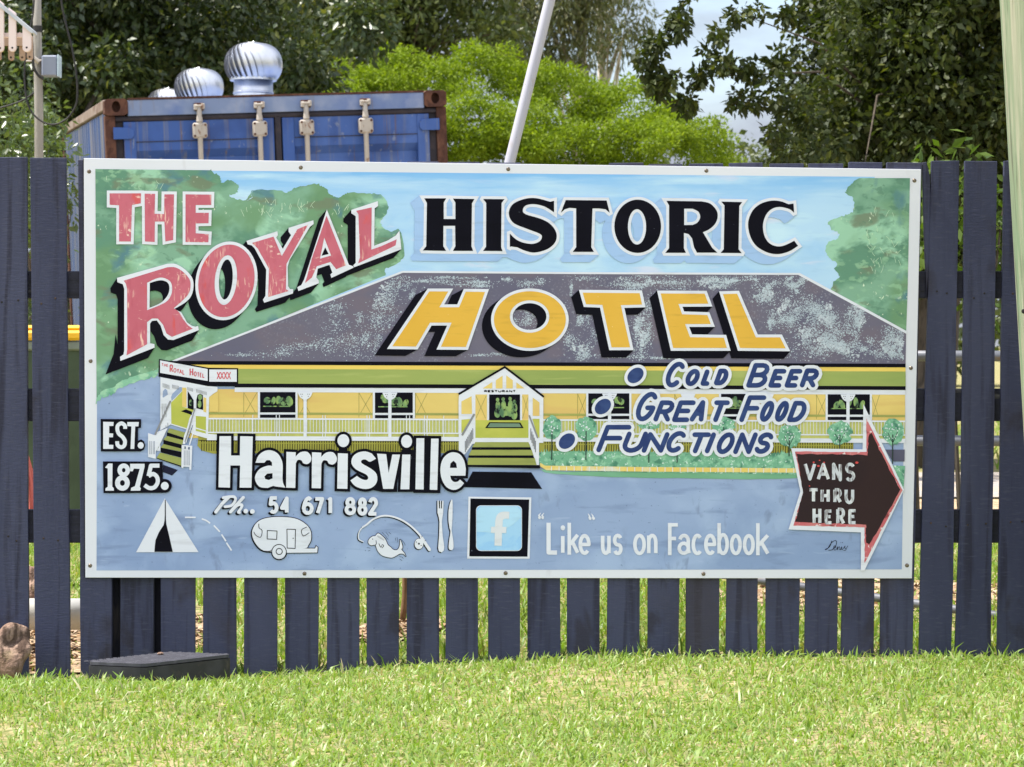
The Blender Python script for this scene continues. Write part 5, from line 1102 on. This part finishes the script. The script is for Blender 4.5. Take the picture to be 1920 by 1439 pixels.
w = paint('word_historic', hist, pblack, 8, label='black serif lettering reading HISTORIC')
ho = grow(hist, 5.5); paint('outline', ho, pwhite, 7, w)
paint('shade', sweep(ho, (-17, 14)), pshade, 6, w)

H3 = S(R7([(685, 257), (880, 257), (788, 420), (992, 420), (1060, 260), (1258, 262), (1062, 828), (805, 826), (915, 578), (692, 578), (548, 824), (305, 820)]))
O3 = S(R7(ell(1720, 547, 370, 292, 60)), R7(ell(1717, 515, 203, 167, 48)))
T3_ = S(R8([(508, 270), (1093, 275), (1118, 392), (900, 398), (995, 832), (805, 832), (710, 395), (542, 388)]))
E3 = S(R8([(1310, 278), (1762, 280), (1800, 383), (1492, 385), (1530, 492), (1790, 500), (1825, 592), (1560, 592), (1612, 728), (1960, 733), (1990, 838), (1438, 838)]))
L3 = S(S1([(28, 262), (162, 258), (340, 672), (570, 672), (622, 776), (190, 772)]))
hot = [H3, O3, T3_, E3, L3]
w = paint('word_hotel', hot, pgold, 10, label='gold block lettering reading HOTEL with black shade')
ho = grow(hot, 5.4); paint('outline', ho, pwhite, 9, w)
sh = []
for s, v in zip(ho, ((-23, 12), (-17, 12), (-14.5, 13.5), (-14, 14), (-12.5, 14))): sh += sweep([s], v)
paint('shade', sh, pblack, 8, w)

har = [S(S3([(45, 150), (130, 150), (130, 292), (195, 292), (197, 150), (290, 152), (280, 528), (193, 528), (197, 365), (125, 365), (122, 528), (38, 525)])),
       S(S3(cat([(310, 345), (330, 295), (370, 262), (420, 253), (470, 275), (500, 320), (510, 370), (508, 460), (515, 500), (530, 528)], n=4)+[(460, 520), (440, 515)]+cat([(400, 530), (340, 522), (308, 475), (312, 430), (345, 388), (400, 367), (432, 368)], n=4)+[(430, 342), (415, 326), (392, 326), (375, 345)]), S3([(375, 447), (395, 425), (435, 422), (435, 460), (407, 472), (382, 465)]))]
r_ = [(537, 265), (606, 268), (604, 300)]+cat([(604, 300), (640, 268), (690, 265), (718, 300), (715, 335), (690, 355), (660, 348), (648, 328), (620, 325), (606, 350)], n=3)+[(602, 530), (535, 528)]
har += [S(S3(r_)), S(S3([(u+188, v+3) for u, v in r_])), S(S3([(915, 275), (988, 278), (985, 537), (910, 535)])), S(S3(ell(955, 183, 43, 47, 28))),
        S(S3(cat([(1195, 315), (1150, 338), (1120, 322), (1092, 325), (1090, 348), (1160, 390), (1200, 430), (1200, 490), (1160, 530), (1100, 537), (1040, 515), (1007, 475)], n=3)+cat([(1055, 442), (1090, 465), (1125, 472), (1138, 455), (1120, 430), (1050, 395), (1015, 350), (1025, 300), (1065, 270), (1120, 262), (1165, 278)], n=3))),
        S(S3([(1203, 278), (1270, 282), (1288, 420), (1315, 285), (1372, 285), (1322, 537), (1248, 537)])), S(S3([(1388, 285), (1448, 285), (1440, 540), (1375, 540)])), S(S3(ell(1420, 188, 40, 47, 28))), S(S3([(1492, 165), (1550, 165), (1545, 542), (1485, 540)])), S(S3([(1600, 168), (1655, 168), (1645, 545), (1590, 543)])),
        S(S3([(1852, 440), (1740, 440)]+cat([(1746, 465), (1765, 485), (1795, 484), (1812, 468)], n=3)+cat([(1842, 495), (1810, 530), (1765, 545), (1715, 525), (1680, 470), (1668, 400), (1680, 330), (1715, 285), (1760, 268), (1810, 282), (1843, 330), (1855, 390)], n=3)), S3([(1738, 383), (1742, 350), (1765, 330), (1785, 350), (1790, 383)]))]
w = paint('word_harrisville', har, pwhite, 13, label='white lettering reading Harrisville outlined in black')
ou = grow(har, 5.0)+[S(S3(rect(1380, 250, 1600, 558))), S(S3([(1480, 145), (1672, 148), (1668, 568), (1470, 566)])), S(S3([(1060, 250), (1350, 270), (1350, 560), (1240, 560), (1150, 540)])), S(S3([(480, 380), (560, 300), (560, 545), (480, 535)])), S(S3([(925, 215), (985, 215), (985, 300), (925, 300)])), S(S3([(1395, 220), (1450, 220), (1450, 300), (1395, 300)]))]
paint('outline', ou, pblack, 12, w)

# ---- EST. 1875.
est = [S(S2([(135, 755), (248, 758), (245, 800), (200, 800), (200, 880), (243, 882), (240, 922), (197, 922), (195, 1003), (245, 1005), (243, 1048), (135, 1048)])), S(S2([(395, 758), (520, 758), (515, 805), (480, 805), (470, 1048), (430, 1048), (440, 805), (395, 802)])), S(S2(ell(540, 1010, 33, 35, 24)))]
est += stroke(S2(cat([(372, 832), (368, 795), (332, 772), (294, 795), (288, 840), (305, 885), (345, 920), (370, 965), (362, 1012), (328, 1030), (292, 1008), (286, 965)], n=4)), 3.6, False)
w = paint('word_est', est, pwhite, 11, label='white lettering reading EST. on a black panel')
paint('panel', [S(S2([(108, 725), (545, 727), (543, 820), (512, 822), (510, 960), (545, 945), (575, 965), (588, 1010), (575, 1055), (540, 1075), (110, 1075)]))], pblack, 10, w)
yr = [S([(197, 877), (203, 869.5), (211, 869.5), (210.5, 913), (213.5, 916), (213.5, 920.5), (197.5, 920.5), (198, 916), (202, 913), (202, 879)]), S([(244, 870), (271, 870), (271, 876), (262, 913), (264, 916), (263, 920.5), (245, 920.5), (246, 915), (253, 912), (262, 879.5), (251, 879), (249, 884), (244, 884)]), S(ell(309, 911.5, 7.3, 7.6, 22))]
yr += stroke(ell(232, 882, 7.6, 8.4, 20), 4.2, True, True)+stroke(ell(229.5, 906, 9.2, 10, 22), 4.6, True, True)
yr += stroke([(299, 873.5), (283, 873.5), (278.5, 893)], 3.8, False)+stroke(cat([(278.5, 893), (287, 889), (294.5, 895), (295.5, 905), (289.5, 914), (280, 915.5), (271, 910)], n=4), 3.8, False)
w = paint('word_year', yr, pwhite, 11, label='white figures reading 1875. on a black panel')
paint('panel', [S([(193, 865.5), (305, 865.8), (305.5, 898.5)]+[(309+13*math.cos(a), 911.5+13*math.sin(a)) for a in np.linspace(-1.75, 1.45, 14)]+[(194, 925)])], pblack, 10, w)

# ---- menu lines with bullets
cold = [('C', 1243, 1290, 678.6, 727), ('O', 1282, 1315.5, 692, 724.5), ('L', 1313.5, 1338, 693, 724), ('D', 1338.5, 1369, 691.5, 723), ('B', 1399, 1448.5, 681, 727.5), ('E', 1440.5, 1474.5, 692, 727.5), ('E', 1471, 1504.5, 692, 727.5), ('R', 1499.5, 1538.5, 691, 727)]
great = [('G', 1186, 1239.5, 735, 790.5), ('R', 1225, 1268, 751, 791), ('E', 1260, 1304.5, 751, 792), ('A', 1293, 1331, 750.5, 791), ('T', 1327, 1368.5, 751, 792), ('F', 1386, 1437, 741.5, 792), ('O', 1421, 1455.5, 752, 791.5), ('O', 1449.5, 1483, 752, 791.5), ('D', 1475.5, 1517, 752, 792)]
func = [('F', 1118, 1184, 797, 848.5), ('U', 1163, 1215, 809.5, 849.5), ('N', 1203, 1255.5, 810.5, 849.5), ('C', 1244.5, 1292, 808.5, 849.5), ('T', 1286, 1333, 811, 850.5), ('I', 1317, 1347, 811, 850.5), ('O', 1339, 1382.5, 811, 852), ('N', 1374.5, 1421, 811, 852), ('S', 1411.5, 1453.5, 811, 851.5)]
for nm, items, lab, bc, sl in (('menu_line', cold, 'COLD BEER', (1191.5, 704.3), .36), ('menu_line', great, 'GREAT FOOD', (1130.4, 762.7), .38), ('menu_line', func, 'FUNCTIONS', (1063, 827.5), .40)):
    w = paint(nm, glyphs(items, 4.5, sl), pnavy, 13, label='navy italic lettering reading '+lab)
    paint('outline', glyphs(items, 4.5, sl, True, 6.0), pwhite, 12, w)
    w = paint('bullet', [S(ell(bc[0], bc[1], 17, 12.5, 30, rot=-.72))], pnavy, 13)
    paint('outline', [S(ell(bc[0], bc[1], 23, 18, 34, rot=-.72))], pwhite, 12, w)

# ---- phone number
ph = stroke(PH(cat([(85, 205), (150, 120), (225, 45)], n=3)), 3.2)+stroke(PH(cat([(165, 50), (240, 38), (290, 42), (298, 80), (255, 135), (185, 148)], n=4)), 2.6)+stroke(PH([(385, 48), (300, 140), (245, 205)]), 3.0)+stroke(PH(cat([(250, 200), (320, 135), (370, 128), (360, 165), (330, 205), (345, 212)], n=3)), 2.5)
ph += [S(PH(ell(412, 196, 25, 26, 18))), S(PH(ell(484, 200, 26, 26, 18)))]
def pr(ch, u0, u1, v0, v1): (x0, y0), (x1, y1) = PH([(u0, v0), (u1, v1)]); return (ch, x0, x1, y0, y1)
dg = glyphs([pr('5', 662, 772, 32, 228), pr('4', 785, 898, 36, 232), pr('6', 1022, 1155, 34, 240), pr('7', 1150, 1268, 42, 238), pr('1', 1290, 1372, 42, 238), pr('8', 1490, 1615, 42, 242), pr('8', 1630, 1740, 46, 246), pr('2', 1745, 1858, 42, 246)], 3.5, 0, False)
w = paint('phone_number', ph+dg, pwhite, 11, label='white lettering reading Ph.. 54 671 882 with black shade')
paint('shade', [[[(x-3.2, y+2.8) for x, y in l] for l in s] for s in ph+dg]+[[[(x-1.6, y+1.4) for x, y in l] for l in s] for s in ph+dg], pblack, 10, w)

# ---- social media line and logo
lk = glyphs([('L', 1024.6, 1048.4, 981, 1040.4, 4.0), ('i', 1051.4, 1059, 1002, 1040.2), ('k', 1064, 1086.5, 981, 1040.2), ('e', 1084.6, 1107.6, 1001.5, 1041), ('u', 1126.6, 1145.2, 1001.5, 1041), ('s', 1148.8, 1167.8, 1001, 1041.5), ('o', 1187, 1211.2, 1001, 1041.5), ('n', 1213, 1233, 1001, 1041), ('F', 1252.4, 1274.4, 981, 1041.2),
             ('a', 1269.7, 1295.5, 1001, 1041), ('c', 1296.5, 1319, 1001, 1041.5), ('e', 1320, 1343.3, 1001, 1041.5), ('b', 1345, 1367.2, 981.5, 1041.5), ('o', 1368.3, 1391, 1001.5, 1041.5), ('o', 1392.6, 1415.4, 1001.5, 1041.5), ('k', 1417.6, 1443, 981.5, 1041.7)], 3.4, 0, False)
ends = [S(rect(1024.6, 980.5, 1032.6, 990)), S(rect(1064, 980.5, 1070.8, 990)), S(rect(1252.4, 980.8, 1259.2, 990)), S(rect(1252.4, 1030, 1259.2, 1041.4)), S(rect(1064, 1030, 1070.8, 1040.4)), S(rect(1345, 981.2, 1351.8, 990)), S(rect(1417.6, 981.2, 1424.4, 990)), S(rect(1417.6, 1030, 1424.4, 1041.5)), S(ell(1055.4, 990, 4.2, 4.8, 16))]
def qm(cx, cy, s): return [S(ell(cx, cy, 2.6, 2.8, 12))]+stroke([(cx+s*2.0, cy-.5), (cx+s*.9 if s < 0 else cx-1.4, cy-4), (cx+(2.6 if s > 0 else -4), cy-9)], [1.6, 1.3, .5], False)
quo = qm(1011.5, 971, 1)+qm(1017.5, 971, 1)+qm(1106.5, 972.5, -1)+qm(1113, 972.5, -1)
paint('social_media_line', lk+ends+quo, pwhite, 4, label='white lettering reading Like us on Facebook')
lg = paint('social_media_logo', [S(T3([(418, 168), (1047, 176), (1030, 789), (405, 788)]))], pwhite, 4, label='square logo with a white letter f on pale blue')
paint('black_panel', [S(T3([(438, 187), (1025, 198), (1008, 769), (427, 766)]))], pblack, 5, lg)
def rrect(x0, y0, x1, y1, r): return [(cx+r*math.cos(a), cy+r*math.sin(a)) for cx, cy, a0 in ((x1-r, y1-r, 0), (x0+r, y1-r, 90), (x0+r, y0+r, 180), (x1-r, y0+r, 270)) for a in np.radians(np.linspace(a0, a0+90, 7))]
paint('blue_tile_edge', [S(T3(rrect(494, 256, 953, 712, 48)))], pwhite, 6, lg)
paint('blue_tile', [S(T3(rrect(499, 262, 948, 706, 44)))], plogo, 7, lg)
paint('tile_gloss', [S(T3([(501, 520), (640, 528), (780, 495), (860, 450), (946, 375), (946, 310), (900, 264), (545, 264), (501, 310)]))], flat('pale_gloss_paint', (176, 216, 240), (170, 212, 240)), 8, lg)
paint('letter_f', [S(T3([(678, 658), (681, 532), (643, 530), (645, 470), (683, 468)]+cat([(684, 468), (688, 400), (705, 350), (745, 322), (800, 318)], n=4)+[(828, 320), (824, 390), (780, 388), (762, 402), (758, 470), (798, 472), (795, 533), (754, 532), (750, 660)]))], pdullw, 9, lg)
# ---- pictograms
w = paint('tent_symbol', [S(T1([(925, 318), (1293, 905), (612, 907)]))], pwhite, 4, label='white tent symbol with a black opening')
paint('tent_opening', [S(T1([(926, 335), (935, 335), (937, 545), (942, 600), (975, 740), (1012, 903), (812, 903), (816, 840), (824, 775), (860, 690), (912, 610), (922, 560), (925, 500)]))], pblack, 5, w)
da = []
for a, c in (((1145, 526), (1262, 526)), ((1328, 542), (1375, 558)), ((1460, 614), (1526, 684)), ((1544, 712), (1592, 786)), ((1597, 802), (1653, 888))): da += stroke(T1([a, c]), 1.4, False)
da += stroke(T1([(1375, 558), (1420, 590)]), 1.4, False)
paint('dashed_path', da, pwhite, 4, label='dashed white curved line')
cv = [S(T2(cat([(340, 232), (480, 245), (570, 290), (618, 350), (624, 430), (600, 480), (570, 508), (400, 512), (290, 535), (200, 525), (140, 470), (108, 400), (112, 340), (150, 280), (220, 245)], True, 4)))]
cb = [S(T2([(400, 508), (660, 510), (668, 488), (682, 500), (678, 545), (400, 548)]))]; wh = S(T2(ell(343, 540, 64, 66, 36)))
w = paint('caravan_symbol', cv+cb+[wh], pwhite, 7, label='white caravan symbol with black outline')
paint('outline', grow(cv, 1.4)+[[[(x-1.3, y+1.2) for x, y in l] for l in s] for s in grow(cv, 1.2)]+grow(cb, 1.3)+grow([wh], 1.4), pblack, 6, w)
dl = stroke(T2(ell(343, 540, 64, 66, 36)), .7, True, True)+stroke(T2(ell(344, 536, 27, 27, 24)), .7, True, True)+stroke(T2([(240, 352), (325, 356), (322, 430), (238, 426)]), .7, True, True)+stroke(T2([(412, 340), (487, 342), (484, 510), (414, 506)]), .7, True, True)+[S(T2(ell(467, 420, 5, 5, 8)))]
dl += stroke(T2(cat([(165, 295), (168, 330), (194, 352), (182, 410), (140, 395), (122, 365)], n=3)), .6)+stroke(T2(cat([(585, 322), (540, 348), (555, 400), (606, 372)], n=3)), .6)+stroke(T2(cat([(200, 530), (265, 532), (300, 490)], n=3)), .5)
paint('detail_lines', dl, pblack, 8, w)
fb = [S(FI(cat([(295, 520), (330, 470), (375, 440), (420, 435), (465, 388), (520, 415), (590, 480), (620, 540), (650, 600), (700, 640), (740, 680), (800, 690), (845, 650), (862, 580), (865, 500), (900, 580), (908, 650), (890, 680), (940, 740), (965, 800), (930, 760), (860, 755), (800, 790), (720, 825), (630, 815), (530, 780), (460, 700), (420, 600), (350, 605), (300, 575)], True, 3)))]
w = paint('fish_symbol', fb, pwhite, 6, label='white leaping fish symbol on a bent rod')
paint('outline', grow(fb, 1.2), pblack, 5, w)
fd = stroke(FI(cat([(420, 600), (438, 570), (432, 520)], n=3)), .6)+[S(FI(ell(370, 492, 8, 9, 8)))]+stroke(FI(cat([(485, 575), (520, 640), (545, 590), (570, 615), (540, 650)], n=3)), .5)
for k in range(7): fd += stroke(FI([(470+k*18, 425+k*11), (462+k*18, 455+k*11)]), .25, False)
for pts in ([(540, 370), (600, 430), (650, 500)], [(610, 370), (660, 430)], [(660, 365), (700, 400)], [(780, 470), (790, 520)], [(810, 460), (825, 520), (815, 550)], [(890, 500), (940, 560), (960, 605)], [(270, 640), (330, 655)], [(290, 705), (325, 695)], [(850, 800), (900, 815), (925, 840)], [(860, 850), (900, 880)]): fd += stroke(FI(pts), .3)
paint('detail_lines', fd, pblack, 7, w)
rod = stroke(FI(cat([(205, 540), (130, 500), (115, 430), (140, 340), (195, 275)], n=4)), 1.0)+stroke(FI(cat([(195, 275), (270, 225), (380, 135), (540, 75), (700, 80), (880, 140), (1040, 240), (1180, 370), (1260, 470), (1400, 690)], n=5)), [1.3]*6+[1.8]*40)[:] if False else stroke(FI(cat([(205, 540), (130, 500), (115, 430), (140, 340), (195, 275)], n=4)), 1.0)+stroke(FI(cat([(195, 275), (270, 225), (380, 135), (540, 75), (700, 80), (880, 140), (1040, 240), (1180, 370), (1260, 470)], n=5)), 1.7)+stroke(FI([(1250, 460), (1395, 680)]), 2.9)+[S(FI(ell(1205, 578, 78, 95, 28)))]
w = paint('fishing_rod_symbol', rod, pwhite, 5, label='white bent fishing rod symbol with reel')
paint('shade', [[[(x-1.6, y+1.5) for x, y in l] for l in s] for s in rod]+grow([S(FI(ell(1205, 578, 78, 95, 28)))], .8), pblack, 4, w)
paint('detail_lines', [S(FI(ell(1205, 575, 16, 18, 10))), S(FI(ell(1160, 545, 9, 9, 8))), S(FI(ell(1245, 605, 9, 9, 8)))]+stroke(FI([(1255, 455), (1265, 435)]), .4)+stroke(FI([(1310, 525), (1330, 510)]), .4), pblack, 6, w)
fk = [S(T3([(108, 207), (120, 207), (123, 285), (133, 287), (133, 207), (143, 207), (143, 288), (152, 285), (155, 208), (169, 210), (165, 330), (158, 370), (152, 420), (160, 560), (176, 670), (172, 705), (150, 727), (122, 715), (115, 680), (124, 560), (128, 420), (122, 375), (108, 330)]))]
kn = [S(T3(cat([(250, 198), (236, 225), (220, 300), (218, 400), (228, 480), (238, 520), (226, 600), (220, 680), (240, 703), (265, 690), (268, 630), (255, 540), (250, 500), (257, 400), (260, 280), (258, 210)], True, 3)))]
for nm, s in (('fork_symbol', fk), ('knife_symbol', kn)):
    w = paint(nm, s, pwhite, 5, label='white '+nm.split('_')[0]+' symbol with black shade')
    paint('shade', sweep(s, (-2.0, 1.2)), pblack, 4, w)
# ---- arrow
ar = S(S8([(150, 318), (752, 328), (760, -54), (1102, 668), (768, 1350), (738, 1350), (738, 1028), (128, 1003), (228, 682)]))
w = paint('arrow_panel', [ar], pwhite, 10, label='brown arrow pointing right with white and red edges')
rs = np.random.default_rng(12)
def rough(pts, n, a):
    out = []
    for i in range(len(pts)):
        p, q = pts[i], pts[(i+1) % len(pts)]
        for u in np.linspace(0, 1, n, endpoint=False): out.append((p[0]+(q[0]-p[0])*u+rs.normal(0, a), p[1]+(q[1]-p[1])*u+rs.normal(0, a)))
    return out
paint('red_edge', [S(rough(S8([(182, 345), (785, 352), (783, 65), (1088, 675), (770, 1285), (768, 985), (168, 970), (252, 685)]), 14, .35))], parrow_r, 11, w)
paint('brown_face', [S(rough(S8([(197, 366), (792, 376), (805, 205), (825, 190), (1070, 672), (812, 1132), (780, 1112), (782, 962), (185, 942), (250, 690)]), 14, .5))], parrow, 12, w)
def v8(ch, u0, u1, v0, v1): (x0, y0), (x1, y1) = S8([(u0, v0), (u1, v1)]); return (ch, x0, x1, y0, y1)
paint('arrow_lettering', glyphs([v8('V', 255, 362, 438, 592), v8('A', 365, 478, 442, 592), v8('N', 495, 578, 440, 598), v8('S', 603, 692, 440, 600), v8('T', 290, 388, 655, 780), v8('H', 398, 476, 655, 782), v8('R', 505, 578, 655, 785), v8('U', 600, 682, 655, 790), v8('H', 330, 405, 815, 962), v8('E', 432, 503, 835, 960), v8('R', 530, 606, 820, 965), v8('E', 632, 706, 832, 960)], 3.0, 0, False), pchalk, 13, w, label='chalky white lettering reading VANS THRU HERE')
paint('red_specks', [S(S8(ell(u, v, a, a*.7, 8))) for u, v, a in ((340, 437, 9), (390, 421, 7), (428, 438, 8), (380, 468, 12), (704, 440, 14), (305, 637, 7), (325, 470, 5), (420, 470, 5))], flat('red_speck_paint', (216, 82, 80)), 14, w)
sig = stroke(S8(cat([(492, 1100), (474, 1150), (436, 1172), (456, 1166), (486, 1120), (518, 1097), (534, 1108), (524, 1145), (496, 1174), (466, 1178)], n=4)), .5)
for pts in ([(506, 1166), (524, 1156), (526, 1144), (514, 1142), (507, 1160), (518, 1178), (534, 1168)], [(534, 1168), (541, 1148), (541, 1176), (549, 1154), (559, 1150), (561, 1176), (568, 1170)], [(568, 1170), (577, 1148), (576, 1174), (586, 1168)], [(586, 1168), (606, 1142), (600, 1156), (614, 1168), (606, 1180), (592, 1178)], [(614, 1166), (628, 1142)]): sig += stroke(S8(cat(pts, n=3)), .42)
sig += [S(S8(ell(583, 1114, 3.5, 3.5, 6)))]
paint('signature', sig, pblack, 4, label='small black handwritten signature')
# ---- small lettering on the painted hotel
def g_(ch, u0, u1, v0, v1): (x0, y0), (x1, y1) = S5([(u0, v0), (u1, v1)]); return (ch, x0, x1, y0, y1)
tx = 'RESTURANT'; us = [430, 466, 503, 538, 576, 614, 652, 690, 728, 762]
paint('porch_lettering', glyphs([g_(c, us[i], us[i+1]-5, 342, 366) for i, c in enumerate(tx)], .75, 0, False), pblack, 10, hotel, label='small black lettering reading RESTURANT')
def gg(ch, u0, u1, v0, v1, h=.75): (x0, y0), (x1, y1) = GP([(u0, v0), (u1, v1)]); return (ch, x0, x1, y0, y1, h)
pr_ = flat('thin_red_paint', (200, 88, 98), (214, 130, 134))
paint('fascia_lettering', glyphs([gg('T', 143, 168, 70, 104, .5), gg('H', 172, 196, 76, 110, .5), gg('E', 200, 220, 82, 114, .5), gg('R', 238, 280, 86, 178, 1.1), gg('O', 282, 318, 128, 182), gg('Y', 322, 350, 134, 188), gg('A', 350, 384, 144, 196), gg('L', 388, 416, 146, 206), gg('H', 472, 516, 128, 220, 1.1), gg('O', 522, 556, 168, 226), gg('T', 560, 588, 178, 234), gg('E', 592, 616, 184, 238), gg('L', 622, 650, 188, 244),
      gg('X', 790, 835, 170, 262, .9), gg('X', 830, 875, 170, 262, .9), gg('X', 872, 916, 170, 262, .9), gg('X', 912, 958, 170, 262, .9)], .75, 0, False), pr_, 9, fw, label='thin red lettering reading THE ROYAL HOTEL XXXX')
